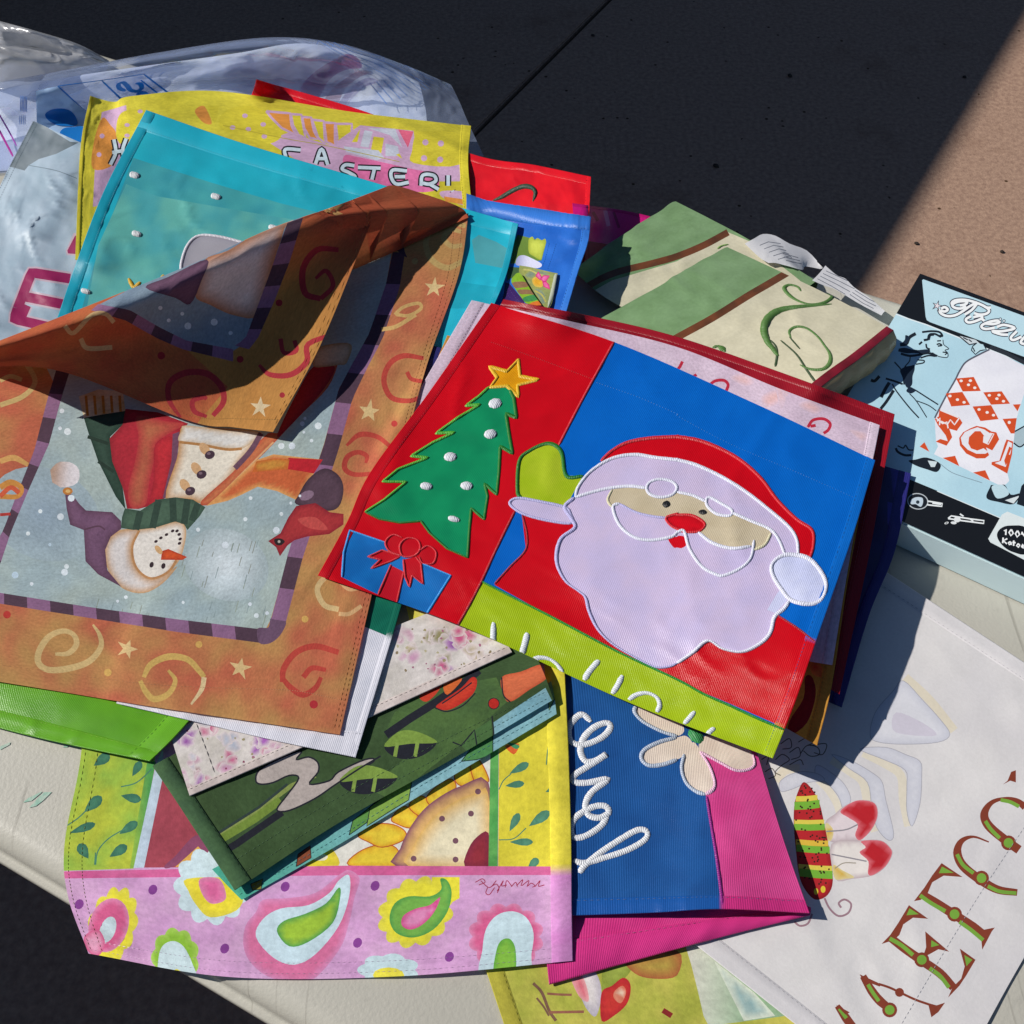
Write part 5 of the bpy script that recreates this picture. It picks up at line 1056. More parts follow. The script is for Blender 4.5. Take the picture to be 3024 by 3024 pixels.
scallop('H', 955, 1480, 190, 170, 0, 12, PK, 0.15); s.poly('p', 'H 815 1700 820 1560 840 1440 900 1360 990 1335 1070 1370 1112 1460 1100 1580 1075 1700', 'c2d8e0', True); s.poly('p', 'H 888 1700 900 1560 930 1500 980 1495 1010 1560 1000 1700', ('rim', '84bc44', '62a840', 9), True)
scallop('H', 285, 1670, 150, 80, 0, 7, 'c0d6dc', 0.2); s.dot('p', 285, 1700, 90, 'e2d84a', 45, 'H'); scallop('H', 1320, 1300, 90, 110, 0, 8, '9cc85c', 0.15)
for x, y, f in ((872, 1212, 'G'), (452, 1295, 'G'), (1282, 1548, 'G'), (1627, 1195, 'G'), (208, 1190, 'H'), (108, 1515, 'H'), (632, 1595, 'H')): s.dot('p', x, y, 25, '83408e', 30, f, 0.5)
for q in ('H 780 1170 820 1150 835 1170 800 1185', 'H 810 1160 860 1200 900 1160', 'H 850 1200 840 1230 860 1240 890 1200', 'H 870 1195 900 1180 915 1205 905 1230', 'H 905 1220 940 1160 930 1190 960 1185', 'H 950 1200 960 1160 990 1195', 'H 985 1195 1010 1170 1020 1195', 'H 1015 1190 1050 1155 1040 1190', 'H 1045 1190 1085 1160 1075 1195', 'H 1080 1190 1100 1175 1120 1190 1105 1198', 'H 1120 1195 1150 1160 1140 1192 1175 1185'): s.line('signature', q, 2.6, 'a02a4c')
s.build(r, 'panel', ('noise', 'd2a6cc', 'cb9ac7', 80), 'paint')
s.stitch('hem_stitching', r, [s.edge_px('L', 3), s.edge_px('L', 12), s.edge_px('R', 4), s.edge_px('R', 12)], 'a9a84a'); s.stitch('hem_stitching', r, [s.edge_px('B', 4), s.edge_px('B', 12)], 'd8bcd8')
s.hem(r, 'R', 13., ('lin', ('noise', 'dccf46', 'd0c43e', 60), ('noise', 'c98cc2', 'c27cb8', 80), P('H 1300 1075')[0], P('H 1300 1130')[0]), 'paint', rise=0.0006)

# ================================================================ dark green leafy flag, folded
r = thing_at('garden_flag', 'dark green folded flag with striped leaves, teal underside and orange bloom', 'flag', 'W 700 1500')
s = Surf('400 1640 5 600 1535 5 800 1430 7 1040 1285 9 / 430 1672 5 620 1560 6 825 1430 8 1046 1315 10 / 456 1698 4 640 1593 6 850 1466 8 1050 1347 10', seed=48, wr=0.0008)
for q, c in (('G 1690 1080 1700 1010 1770 960 1775 1030 1710 1070', '8a4a30'), ('G 1430 1180 1500 1150 1490 1210 1440 1215', '8a8438'), ('H 60 900 80 820 180 740 230 690 160 830', '5f9448'), ('H 180 740 300 650 420 580 400 700 300 760 160 850', '84a84c'), ('H 700 480 760 400 880 260 880 440 790 470', '4f8a50'), ('H 970 220 980 150 1015 140 1005 220', '8a4434'), ('H 1190 20 1230 0 1235 120 1200 190', '7fa06c')):
    s.poly('p', q, c); s.line('p', P(q), 2.6, '222a30', smooth=False, closed=True)
s.build(r, 'under_panel', ('lin', '4fae98', '86b6c0', P('G 1400 1230')[0], P('H 400 700')[0]), 'print')
s.stitch('hem_stitching', r, [s.edge_px('B', 4)], '5f9aa0')
s = Surf('288 1446 10 480 1340 8 700 1270 8 1000 1215 12 / 328 1505 11 520 1400 10 750 1312 10 1015 1245 14 / 385 1592 11 580 1480 10 820 1355 11 1030 1280 15 / 443 1680 9 640 1552 9 850 1434 10 1044 1320 12', seed=49, wr=0.0012)
DK = '23252f'
s.poly('p', 'G 870 510 950 480 1450 1180 1340 1215', ('noise', '3c5a40', '46653f', 60)); s.poly('p', 'G 930 610 890 560 980 520 1010 560', '2c3a34')
s.line('p', 'G 1130 985 1240 905 1450 780 1660 620 1800 560', 13, '8a9a52', smooth=False); s.line('p', 'G 1250 930 1450 810 1600 700', 24, '76903c', smooth=False); s.line('p', 'G 1140 965 1260 880 1480 740 1640 610', 8, '33423e', smooth=False); s.line('p', 'G 1190 1045 1350 950 1480 860 1610 770', 21, DK, smooth=False)
w = 'G 1460 590 1480 530 1600 460 1690 415 1680 460 1760 455 1810 485 1815 540 1765 610 1932 570 H 60 520 120 480 60 450 0 480 H 60 560 G 1800 690 1650 760 1580 755 1640 670 1700 580 1650 560 1560 600 1490 610'
s.poly('p', 'G 1460 590 1480 530 1600 460 1720 420 1690 470 1760 455 1812 485 1815 540 1765 610 1880 590 H 0 540 150 470 200 480 0 600 G 1800 690 1650 760 1580 755 1640 670 1705 575 1650 560 1560 600 1490 610', 'b9aea8', True); s.line('p', 'G 1460 590 1480 530 1600 460 1720 420 1690 470 1760 455 1812 485 1815 540 1765 610 1880 590 H 0 540 150 470 200 480 0 600 G 1800 690 1650 760 1580 755 1640 670 1705 575 1650 560 1560 600 1490 610', 5, DK, closed=True)
s.poly('p', 'H 270 300 320 200 440 100 560 60 900 0 960 140 700 380 520 520 300 700 180 640 400 440', ('noise', '52703c', '466238', 70))
for (cx, cy, w2) in ((410, 385, 150), (170, 585, 165)):
    s.poly('p', f'H {cx-w2} {cy+10} {cx-w2*.5} {cy-70} {cx} {cy-82} {cx+w2*.6} {cy-55} {cx+w2} {cy-12} {cx+w2*.6} {cy+50} {cx} {cy+82} {cx-w2*.6} {cy+70}', DK, True); s.poly('p', f'H {cx-w2} {cy+10} {cx-w2*.5} {cy-70} {cx} {cy-82} {cx+w2*.6} {cy-55} {cx+w2} {cy-12} {cx} {cy-6}', '7d9a44', True)
    for dx in (-75, 40): s.line('p', f'H {cx+dx} {cy-12} {cx+dx-14} {cy+68}', 11, '86a24c', smooth=False)
s.line('p', 'H 270 330 400 240 560 140 730 20 800 -40', 24, DK, smooth=False); s.line('p', 'H 0 600 120 520 240 450', 5, DK)
s.poly('p', 'H 460 110 520 70 600 20 560 90 500 140', 'c8402c', True); s.poly('p', 'H 555 170 600 130 700 60 760 0 790 20 770 90 700 150 620 188', ('rim', 'd0402c', 'b82a24', 8), True); s.poly('p', 'H 600 40 680 0 700 20 620 100', 'd86a34', True); s.line('p', 'H 550 175 620 195 710 160 780 90', 4, DK); s.line('p', 'H 590 150 680 90 760 30', 4, DK)
s.poly('p', 'H 930 0 E 1040 1900 1160 1860 H 1190 0 1090 70 980 140 940 100', ('rim', 'd8704a', 'c85a3a', 10), True); s.line('p', 'H 930 0 940 100 980 142', 4, DK); s.dot('p', 885, 150, 34, DK, fr='H'); s.dot('p', 885, 150, 29, 'c02c24', fr='H')
s.poly('p', 'H 880 260 1000 180 1180 60 1240 180 1220 240 900 430', ('noise', '8ab6c0', '7aaab8', 70)); s.line('p', 'H 875 220 885 320 880 430', 4, DK); s.poly('p', 'H 700 390 780 300 870 240 880 430 760 450', '4c7040'); s.line('p', 'H 650 370 700 390 775 300 800 460', 4, DK, smooth=False)
s.build(r, 'top_panel', ('noise', '435c38', '39502f', 90), 'print'); s.hem(r, 'L', 13., ('noise', '3f5c40', '4a6a46', 50), 'print', scol='27382a', rise=0.0008); s.stitch('hem_stitching', r, [s.edge_px('B', 5), s.edge_px('B', 13)], '6a8a62')

# ================================================================ small yellow corner, floral, lime, white flags
r = thing_at('garden_flag', 'pale yellow flag corner showing under the red capped figure', 'flag', 'W 820 1160')
s = Surf('750 1060 4 870 1080 4 / 770 1160 5 860 1175 5 / 783 1188 5 850 1197 5', seed=50, wr=0.0006); s.build(r, 'panel', ('lin', 'd8ce50', 'dcd68c', P('E 440 1600')[0], P('E 520 1600')[0]), 'print'); s.hem(r, 'B', 5., 'd8d070', 'print', scol='a8a040')
r = thing_at('garden_flag', 'white flag with blurred pink and purple flowers under the white and teal one', 'flag', 'W 600 1380')
s = Surf('321 1385 10 500 1285 10 700 1200 10 900 1120 8 / 338 1440 12 530 1345 12 730 1255 12 930 1170 10 / 358 1502 10 560 1415 11 760 1325 11 966 1231 9', seed=51, wr=0.001)
bl = ['c05a84', '9a5aa8', 'b8789a', 'a89a76', '8f8a5c', 'c490b0', '84504c', 'a8b0c0']
for (x, y, f, rr, c) in ((1080, 330, 'G', 60, 1), (1180, 270, 'G', 60, 0), (1300, 480, 'G', 70, 0), (1150, 560, 'G', 50, 0), (1030, 560, 'G', 40, 5), (1480, 390, 'G', 60, 1), (1560, 410, 'G', 50, 5), (1300, 370, 'G', 50, 7), (1100, 480, 'G', 40, 2), (560, 1690, 'E', 60, 4), (660, 1730, 'E', 70, 1), (720, 1700, 'E', 60, 0), (600, 1850, 'E', 50, 4), (780, 1800, 'E', 50, 3), (850, 1700, 'E', 40, 3), (560, 1900, 'E', 50, 0), (1070, 640, 'G', 26, 6), (1650, 390, 'G', 40, 3), (400, 1800, 'E', 60, 3), (360, 1700, 'E', 50, 2)):
    for k in range(5): s.dot('p', x+rng.uniform(-.7, .7)*rr, y+rng.uniform(-.7, .7)*rr, rr*rng.uniform(.5, 1.0), ('rim', bl[c if rng.random() < .75 else rng.randrange(8)], 'd2c6c6', 14), rr*rng.uniform(.4, .8), f, rng.random()*3, 13, 0.25)
for k in range(40): s.dot('p', rng.uniform(330, 980), rng.uniform(1640, 1932), rng.uniform(4, 10), rng.choice(['9a8f6c', '8a7a60', 'a06a80', 'b0a888']), fr='E', n=7, rag=0.3)
for k in range(16): s.dot('p', rng.uniform(990, 1600), rng.uniform(300, 660), rng.uniform(4, 9), rng.choice(['9a8f6c', '8a4a60', 'a06a80', 'b0a888']), fr='G', n=7, rag=0.3)
s.build(r, 'panel', ('noise', 'd6cfcb', 'c2bcb4', 60), 'paint'); s.hem(r, 'B', 6., ('noise', 'cfc4c0', 'b9aca8', 40), 'paint', scol='a89c94'); s.stitch('seam_and_fold_dashes', r, ['G 1120 262 1180 420 1238 580'], '3a3440', 6, 0.2, 0.9)  # last dashes, nearly continuous, put in the dark line along the fold
r = thing_at('garden_flag', 'plain lime green flag at the left table edge', 'flag', 'W 120 1350')
s = Surf('-110 1190 6 80 1225 6 250 1275 8 372 1343 9 / -105 1270 8 60 1305 8 200 1345 10 328 1392 12 / -100 1347 5 35 1383 6 140 1407 8 283 1436 10', seed=52, wr=0.0012)
s.build(r, 'panel', ('noise', '5f9e24', '549220', 90), 'nylon'); s.hem(r, 'B', 12., '64a428', 'nylon', pucker=0.0008, scol='a8d060', dash=3.2, gap=1.2); s.hem(r, 'R', 18., '62a226', 'nylon', scol='a8d060', dash=3.2, gap=1.2)
r = thing_at('garden_flag', 'white flag with a teal top corner under the orange snow scene flag', 'flag', 'W 640 1300')
s = Surf('300 1080 10 450 1090 10 620 1110 10 768 1105 10 / 260 1200 11 400 1225 11 565 1255 12 738 1208 12 / 220 1327 8 354 1358 9 510 1395 10 671 1429 10', seed=53, wr=0.0012)
s.poly('teal_band', 'E 100 1300 400 1300 380 1500 312 1712 140 1640', ('noise', '0f5a48', '156a54', 60)); s.poly('p', 'H 0 175 30 140 45 150 20 200 0 220', 'a01c30', True)
s.build(r, 'panel', ('noise', 'd4d4de', 'c6c8d4', 60), 'nylon', keep=('teal_band',)); s.hem(r, 'B', 12., 'd2d2dc', 'nylon', pucker=0.0009, scol='b4b4c0', dash=1.4, gap=1.2); s.hem(r, 'R', 5., ('lin', '135f4c', 'd2d2dc', P('E 318 1690')[0], P('E 310 1720')[0]), 'nylon')
# ================================================================ orange snow scene flag with its corner folded over
sn = thing_at('garden_flag', 'orange flag with a snow scene and swirls, one corner folded over', 'flag', 'W 350 1000')
s = Surf('-200 700 10 -10 662 14 200 618 14 440 548 14 660 478 14 884 402 14 / -200 780 10 -10 745 12 220 705 12 450 645 12 670 585 14 866 516 16 / -200 900 9 0 870 10 240 830 10 480 780 10 680 730 10 805 690 9 / -200 1060 9 90 1050 10 280 1020 10 480 970 10 650 910 9 758 870 8 / -198 1160 9 70 1170 10 270 1180 10 450 1160 10 600 1130 10 695 1150 9 / -195 1255 8 90 1301 9 260 1329 10 400 1350 10 530 1369 10 641 1386 9', seed=61, wr=0.0016, wscale=14., step=0.004)
OA, OB, TAN, RDS = 'b8644a', 'b78a54', 'c9a464', 'b4443a'
s.poly('p', 'S 120 1050 181 1176 D 350 340 280 600 160 870 60 1110 0 1280 -250 1420 0 1450 500 1530 1000 1600 1460 1655 1520 1650 1545 1600 S 849 1647 880 1538 957 1310 1000 1150 1040 1075 1090 985 1140 838 1158 740 1120 715 700 800', ('noise', '9db0b6', 'a9b8b4', 150))
s.dot('p', 1290, 1290, 250, ('rad', 'd6e0e6', 'a4b4b8', P('D 1290 1290')[0], 125), 200, 'D', 0.4, 26)
s.dot('p', 250, 1000, 330, ('rad', '8fa2b2', '9eb0b7', P('D 250 1000')[0], 160), 260, 'D', 0.4, 26)
for k in range(46):
    x = 560+rng.random()*1000; y = 1480+rng.uniform(-420, 120)+0.1*(x-900)
    if x < 950 and y < 1480: continue
    L = rng.uniform(25, 80); s.line('p', f'D {x} {y} {x-L*.28} {y+L}', 2.2, rng.choice(['86979a', '8f9a8c', '8a8f86']), smooth=False)
CK1, CK2 = '523c4c', '8c6688'
strip_checks(s, 'p', 'D 400 180 350 340 280 600 160 870 60 1110 0 1290 -60 1400', 'D 320 180 272 340 195 640 95 890 20 1090 -60 1230 -140 1330', 9, CK1, CK2)
strip_checks(s, 'p', 'D -240 1412 0 1450 500 1530 1000 1600 1470 1656', 'D -240 1470 0 1512 500 1592 1000 1672 1480 1735', 13, CK1, CK2)
s.poly('p', 'D 1470 1654 1530 1648 1550 1590 1632 1610 1600 1690 1540 1738 1478 1735', '6a5068', True)
strip_checks(s, 'p', 'D 1548 1600 1640 1240 1700 1040 1850 600 1932 290 S 1040 1075 1090 985 1140 838 1160 745', 'D 1632 1612 1730 1240 1790 1060 1930 640 S 1040 1180 1085 1085 1130 1000 1180 850 1196 745', 12, CK2, CK1)
s.poly('p', 'S 1060 720 1120 712 1165 735 1200 760 1196 745 1180 700 1130 680 1060 690', '4a3646', True)
# big snowman
s.poly('p', 'D 450 330 560 290 700 300 716 412 478 452', ('noise', 'c4a878', 'd8c8a8', 40))
for k in range(5): s.line('p', f'D {490+k*48} {325} {500+k*47} {440-k*6}', 8, 'b8782c')
s.poly('p', 'D 478 452 600 430 716 412 722 470 628 560 640 700 700 850 716 975 660 900 560 700 505 540', ('rim', '344c40', '223a30', 14)); s.line('p', 'D 500 560 620 600', 10, '26382f'); s.line('p', 'D 560 700 650 760', 10, '26382f')
s.poly('p', 'D 716 400 900 420 1075 485 1030 525 1010 680 950 905 870 950 790 972 725 970 700 850 640 700 625 570 700 490', ('rim', 'ae2a38', '93222e', 16))
s.poly('p', 'D 780 440 940 470 1050 488 960 545 888 600 878 700 850 830 835 940 790 968 745 960 730 860 770 700 790 560', ('rim', 'b26a4a', 'b03a3c', 34), True)
s.poly('p', 'D 885 605 985 560 985 660 955 800 925 910 850 945 878 800', ('rim', 'bc2c36', 'a02430', 10), True); s.poly('p', 'D 985 545 1024 530 1012 680 945 910 928 910 978 700', '70485f')
s.poly('p', 'D 1045 500 1180 508 1490 535 1430 640 1370 720 1290 840 1160 935 1080 918 945 910 1010 680 1022 580', ('rim', 'e4dccc', 'bd8a52', 26), True)
s.poly('p', 'D 1060 495 1260 520 1480 535 1390 625 1290 630 1150 605 1022 588 1035 525', ('rim', 'dcdad6', 'c4a884', 12), True); s.line('p', 'D 1022 590 1150 606 1290 632 1380 628', 8, 'b07e4c')
for x, y in ((1197, 663), (1150, 775), (1085, 870)): s.dot('p', x-30, y-34, 26, 'd2a87c', 40, 'D', -0.6); s.dot('p', x, y, 30, '463340', 24, 'D', -0.4); s.dot('p', x-6, y-7, 11, '7a6470', 8, 'D')
s.poly('p', 'D 1530 540 1600 525 1720 320 1800 160 1932 150 S 1000 1070 D 1870 280 1700 450 1560 600 1440 720 1250 900 1180 950 1150 925 1330 760 1430 640', ('rim', 'c87850', 'b8503a', 12), True)
s.poly('p', 'D 1700 300 1790 158 1910 160 1850 285 1700 452 1590 560 1600 500', ('rim', 'b02c36', '9c2430', 10), True); s.line('p', 'D 1490 540 1430 640 1340 740', 16, '6a4a5c'); s.line('p', 'D 1560 590 1440 710 1260 890', 5, 'd8a878')
s.poly('p', 'D 1800 60 1932 25 E 75 40 45 140 0 150 D 1860 160 1788 156', ('rim', 'd6c4a8', 'b09068', 14), True)
s.poly('p', 'D 1470 690 1560 660 1840 690 1790 770 1700 925 1580 870 1470 845 1380 890 1300 925 1175 955 1240 900 1380 770', ('rim', 'c4623a', 'd8a060', 14)); s.poly('p', 'D 1645 680 1842 690 1790 770 1740 760 1640 745', 'bc2430'); s.poly('p', 'D 1462 700 1560 684 1652 688 1642 745 1440 762', ('rim', 'c48a3c', 'c0642e', 8))
s.poly('p', 'D 1760 800 1850 740 1932 780 1960 860 1932 960 1850 982 1690 945 1705 890', ('rim', '5a4452', '44323e', 16), True); s.dot('p', 1750, 895, 44, '8a7084', 26, 'D', -0.4)
s.poly('p', 'D 1690 955 1800 938 1880 990 1960 1000 1960 1060 1880 1115 1750 1130 1680 1150 1640 1180 1597 1242 1575 1190 1530 1155 1600 1110 1645 1020', ('rim', 'a83438', '8c2430', 12)); s.poly('p', 'D 1700 1030 1800 1020 1870 1090 1760 1080', 'bc4c48', True); s.poly('p', 'D 1565 1145 1600 1140 1625 1158 1600 1180 1572 1172', '2c2426', True); s.dot('p', 1592, 1158, 8, 'b8b0a8', fr='D')
# small snowman, upside down
s.poly('p', 'D 690 1090 800 1085 900 1070 1000 1043 1050 1060 1062 1120 1035 1240 990 1310 930 1390 820 1452 700 1425 620 1330 600 1210 632 1130', ('rim', 'e2dcd4', 'c49a6c', 16), True)
s.poly('p', 'D 700 1092 792 1094 752 1180 760 1275 805 1342 872 1370 960 1335 1012 1300 930 1395 820 1452 700 1425 620 1330 598 1200 632 1130', ('rim', 'd8d2d0', 'bf9468', 22), True); s.line('p', 'D 795 1094 756 1180 764 1275 806 1340 872 1368 960 1330 1008 1262', 7, 'b8875a')
s.poly('p', 'D 372 890 412 888 450 940 490 980 640 990 690 1040 692 1085 632 1130 600 1205 612 1320 692 1416 560 1345 488 1270 478 1092 400 1062 380 970', ('rim', '755470', '604258', 18)); s.line('p', 'D 480 1090 560 1070 600 1090', 5, '5a3e50')
s.dot('p', 370, 775, 84, ('lin', 'b89a88', 'dcd6da', P('D 310 770')[0], P('D 400 780')[0]), 76, 'D', 0, 20, 0.05); s.dot('p', 386, 870, 29, 'b8783a', 22, 'D'); s.dot('p', 388, 870, 14, 'd8b070', 10, 'D')
s.poly('p', 'D 712 968 800 982 900 918 1000 905 1100 918 1172 962 1140 1012 1070 1092 1050 1060 1000 1043 880 1080 760 1092 690 1080 696 1020', ('rim', '4c6654', '3a5244', 14))
for a in ('D 800 985 775 1090', 'D 905 920 870 1080', 'D 985 908 990 1045', 'D 1070 915 1050 1058', 'D 1130 940 1095 1040'): s.line('p', a, 20, '34493e', smooth=False)
s.poly('p', 'D 918 1262 924 1212 960 1200 1068 1246 1040 1263', ('rim', 'd4562c', 'b23c24', 6)); s.dot('p', 905, 1205, 30, 'd2a878', 16, 'D', 0.9)
for x, y in ((865, 1290), (932, 1297)): s.dot('p', x, y, 12, '382a30', 17, 'D', 0.3)
for x, y in ((890, 1157), (918, 1137), (950, 1118), (985, 1097), (1010, 1097), (1022, 1117), (1028, 1143), (1024, 1168)): s.dot('p', x, y, 11, '3a2a30', 8, 'D', -0.5)
for k in range(60):
    x, y = rng.uniform(60, 1900), rng.uniform(380, 1640)
    if (480 < x < 1180 and 400 < y < 1450) or x < 330-(y-340)*0.33 or x > 1870-(y-400)*0.27 or y > 1430+x*0.13 or (x > 1180 and y < 950 and x < 1560): continue
    s.dot('p', x, y, rng.choice([8, 9, 11, 14, 20]), 'd8e2ea' if rng.random() < .7 else 'b9cede', fr='D', n=9)
for x, y, q in ((1430, 910, 11), (1400, 1030, 12), (1130, 1090, 12), (1605, 1000, 11), (1777, 582, 10), (1815, 498, 20), (1605, 612, 18), (385, 530, 20), (230, 985, 12), (160, 1112, 12), (380, 1300, 14), (1463, 1580, 14), (718, 1475, 11), (1045, 1505, 9), (1740, 455, 9)): s.dot('p', x, y, q, 'dce6ee', fr='D')
# border swirls and stars
def swirl(pts, w, c): s.line('p', pts, w, c)
swirl('D 315 1800 390 1795 436 1745 420 1690 360 1668 280 1700 225 1780 220 1850 280 1890 400 1880 510 1840 575 1760 568 1690 530 1632', (9, 16, 17, 14, 16, 19, 19, 18, 19, 19, 17, 13, 6), 'cdb07a')
swirl('D 820 1932 860 1860 960 1815 1070 1830 1140 1900 1165 1932', (12, 18, 20, 18, 16, 14), 'c9a860'); swirl('G 800 20 830 80 880 125 960 95 1000 20 960 -40', (12, 17, 19, 17, 14, 8), 'c9a860'); swirl('G 1165 0 1150 70 1090 155', (15, 14, 6), 'd2bc90')
swirl('D 1932 1790 1800 1755 1690 1790 1620 1880 1612 1960', (16, 18, 18, 18, 16), RDS); swirl('G 1615 10 1660 60 1730 100 1800 60 1832 0', (14, 17, 18, 16, 12), RDS); swirl('D 1860 1890 1780 1880 1730 1932', (12, 16, 16), RDS)
swirl('D 0 700 80 680 160 720', (16, 18, 12), 'd0a060'); swirl('D 0 850 60 820 120 850 100 900 0 900', (18, 18, 16, 14, 16), 'c88a44'); swirl('D 0 1005 60 1000', 9, 'b03a34'); swirl('D 0 900 60 850 110 880', 14, 'c85a3c')
swirl('E 485 112 370 98 290 145 258 240 300 335 400 355 480 330', (12, 16, 16, 16, 16, 14, 12), RDS); swirl('E 390 190 415 230 480 245', 12, RDS); swirl('E 45 610 120 548 220 560 300 620', (8, 16, 14, 12), RDS); swirl('E 155 710 160 670 110 648 50 675 35 740 90 775 200 770', (8, 14, 14, 16, 16, 14, 12), RDS)
swirl('E 10 1390 60 1430 125 1420', 12, 'd0a878'); swirl('E 0 1570 60 1570 130 1525', 12, 'd0a878'); swirl('D 1932 1340 1860 1360 1810 1430 1850 1520 1932 1545', 16, 'cdb280')
swirl('B 725 1290 640 1268 545 1300 498 1380 530 1480 620 1528 705 1490', (14, 16, 16, 16, 18, 18, 14), 'b79a62'); swirl('B 705 1398 645 1405 600 1360 640 1312 700 1322', (12, 14, 16, 14, 12), 'b79a62'); swirl('B 330 1795 400 1800 468 1762 455 1730 370 1752 320 1795', 10, 'c9a468'); swirl('B 245 1880 330 1862 440 1795', 12, 'c9a468')
swirl('D 0 90 90 100 160 160 200 250 130 330 0 380', 15, 'c0a870'); swirl('D 0 240 60 215 125 235', 13, 'c0a870')
for (x, y, q, f, rt) in ((725, 1770, 62, 'D', 0.35), (1370, 1880, 66, 'D', 0.2), (175, 415, 66, 'E', 0.15), (545, 1640, 60, 'B', 0.1)): s.poly('p', star_pts(x, y, q, f, rt, inner=.4), 'd4b884')
for x, y, q, f, c in ((40, 1575, 22, 'D', 'b83a34'), (1135, 1745, 20, 'D', 'cda45c'), (615, 1905, 22, 'D', 'cda45c'), (1790, 155, 24, 'G', 'b03038'), (318, 485, 18, 'E', 'b03a38'), (1740, 1600, 20, 'D', 'cda45c'), (435, 1490, 18, 'B', 'b79a62'), (1390, 110, 22, 'D', '5a4058')): s.dot('p', x, y, q, c, fr=f)
ob = ('noise', OA, OB, 150)
s.build(sn, 'panel', ob, 'print'); s.stitch('hem_stitching', sn, [s.edge_px('R', 4), s.edge_px('R', 10)], 'a8683a'); s.stitch('hem_stitching', sn, [s.edge_px('B', 22)], 'd8a478')
# the folded corner: over the ridge and down towards the viewer
s = Surf('-66 690 18 190 648 16 420 585 16 650 515 16 884 410 14 / -68 670 50 190 590 60 420 500 70 640 420 68 868 391 34 / -66 668 74 180 575 88 380 493 91 570 412 80 800 366 48 / -62 668 80 172 577 94 345 510 96 545 424 84 734 350 60 / -60 675 78 164 606 91 335 546 92 530 464 80 720 384 57 / -58 680 68 150 648 62 312 622 52 492 566 45 692 440 52 / -57 686 65 135 680 50 332 712 30 472 694 27 604 652 37 / -56 692 62 116 701 42 354 793 14 440 806 16 515 815 21', seed=62, wr=0.0016, wscale=18., drape=True, relax=0, gap=0.0006, step=0.004, splat=False)
s.poly('p', 'W -80 690 -80 640 170 560 300 535 330 640 430 730 354 820 100 720', ('noise', 'b4583a', 'b8683f', 90)); s.poly('p', 'W 560 380 735 330 900 390 884 440 700 500 690 424 640 430', ('noise', 'b4583a', 'b05236', 90))
s.poly('p', 'A 560 1740 760 1640 1080 1510 1300 1400 1600 1290 1680 1245 1720 1260 1500 1800 1440 1932 D 1330 70 1050 20 A 900 1870 740 1770', ('noise', '8598a8', '7c90a4', 70))
s.poly('p', 'A 1160 1490 1300 1430 1450 1340 1620 1270 1560 1500 1480 1790 1340 1800 1200 1740 1110 1680', ('rim', 'd8cfd0', 'b47a58', 50), True); s.poly('p', 'A 830 1640 960 1580 1180 1480 1150 1600 1085 1735 1000 1700', ('rim', '6f5068', '5c4258', 12), True)
strip_checks(s, 'p', 'A 1640 1270 1560 1500 1480 1720 1400 1932 D 1340 40', 'A 1730 1240 1650 1500 1560 1730 1470 1932 D 1420 60', 6, CK1, CK2); strip_checks(s, 'p', 'A 560 1735 740 1768 900 1862 D 1060 10 1330 60', 'A 520 1770 720 1830 900 1932 D 1040 60 1330 130', 7, CK2, CK1)
for x, y, q in ((915, 1757, 12), (1040, 1790, 11), (963, 1828, 11), (1072, 1860, 20), (1222, 1838, 20), (1315, 1900, 12)): s.dot('p', x, y, q, 'c8d4e0', fr='A')
swirl('D 1478 150 1540 205 1660 205 1750 130 1760 30 A 1932 1900 1820 1932', (9, 15, 17, 17, 15, 12, 10), 'a8323a'); swirl('D 1600 0 1620 80 1690 70 1680 10', 13, 'a8323a'); swirl('A 1932 1425 1810 1425 1730 1530 1740 1670 1830 1705', (14, 18, 19, 19, 16), 'a8323a'); swirl('A 1830 1705 1900 1630 1860 1545 1800 1590', (14, 14, 14, 9), 'a8323a')
swirl('D 1030 450 965 350 970 250 1060 195 1180 200 1260 270 1275 360 1215 440', (8, 16, 18, 19, 19, 18, 17, 14), 'a8323a'); swirl('D 1180 445 1110 415 1100 355 1160 335 1180 345', (10, 15, 15, 14, 10), 'a8323a')
swirl('A 370 1860 420 1900 520 1800 600 1790 650 1840', 13, 'c8a878'); swirl('D 460 0 500 55 640 50', 14, 'c8a878'); s.poly('p', star_pts(1482, 392, 58, 'D', 0.1), 'd0bc98'); s.poly('p', star_pts(1900, 1215, 55, 'A', 0.4), 'c89a60')
for x, y, q, f in ((920, 97, 22, 'D'), (1610, 322, 16, 'D'), (1592, 1728, 20, 'A'), (1370, 118, 20, 'D')): s.dot('p', x, y, q, '9c2a34', fr=f)
s.build(sn, 'folded_corner', ('lin', ('noise', 'b65c3c', 'b0543a', 80), ('noise', 'b98446', 'b27c40', 80), P('W 640 420')[0], P('W 590 560')[0]), 'print')
s.stitch('hem_stitching', sn, [s.edge_px('R', 4), s.edge_px('R', 11), s.edge_px('B', 5)], 'c89a50')

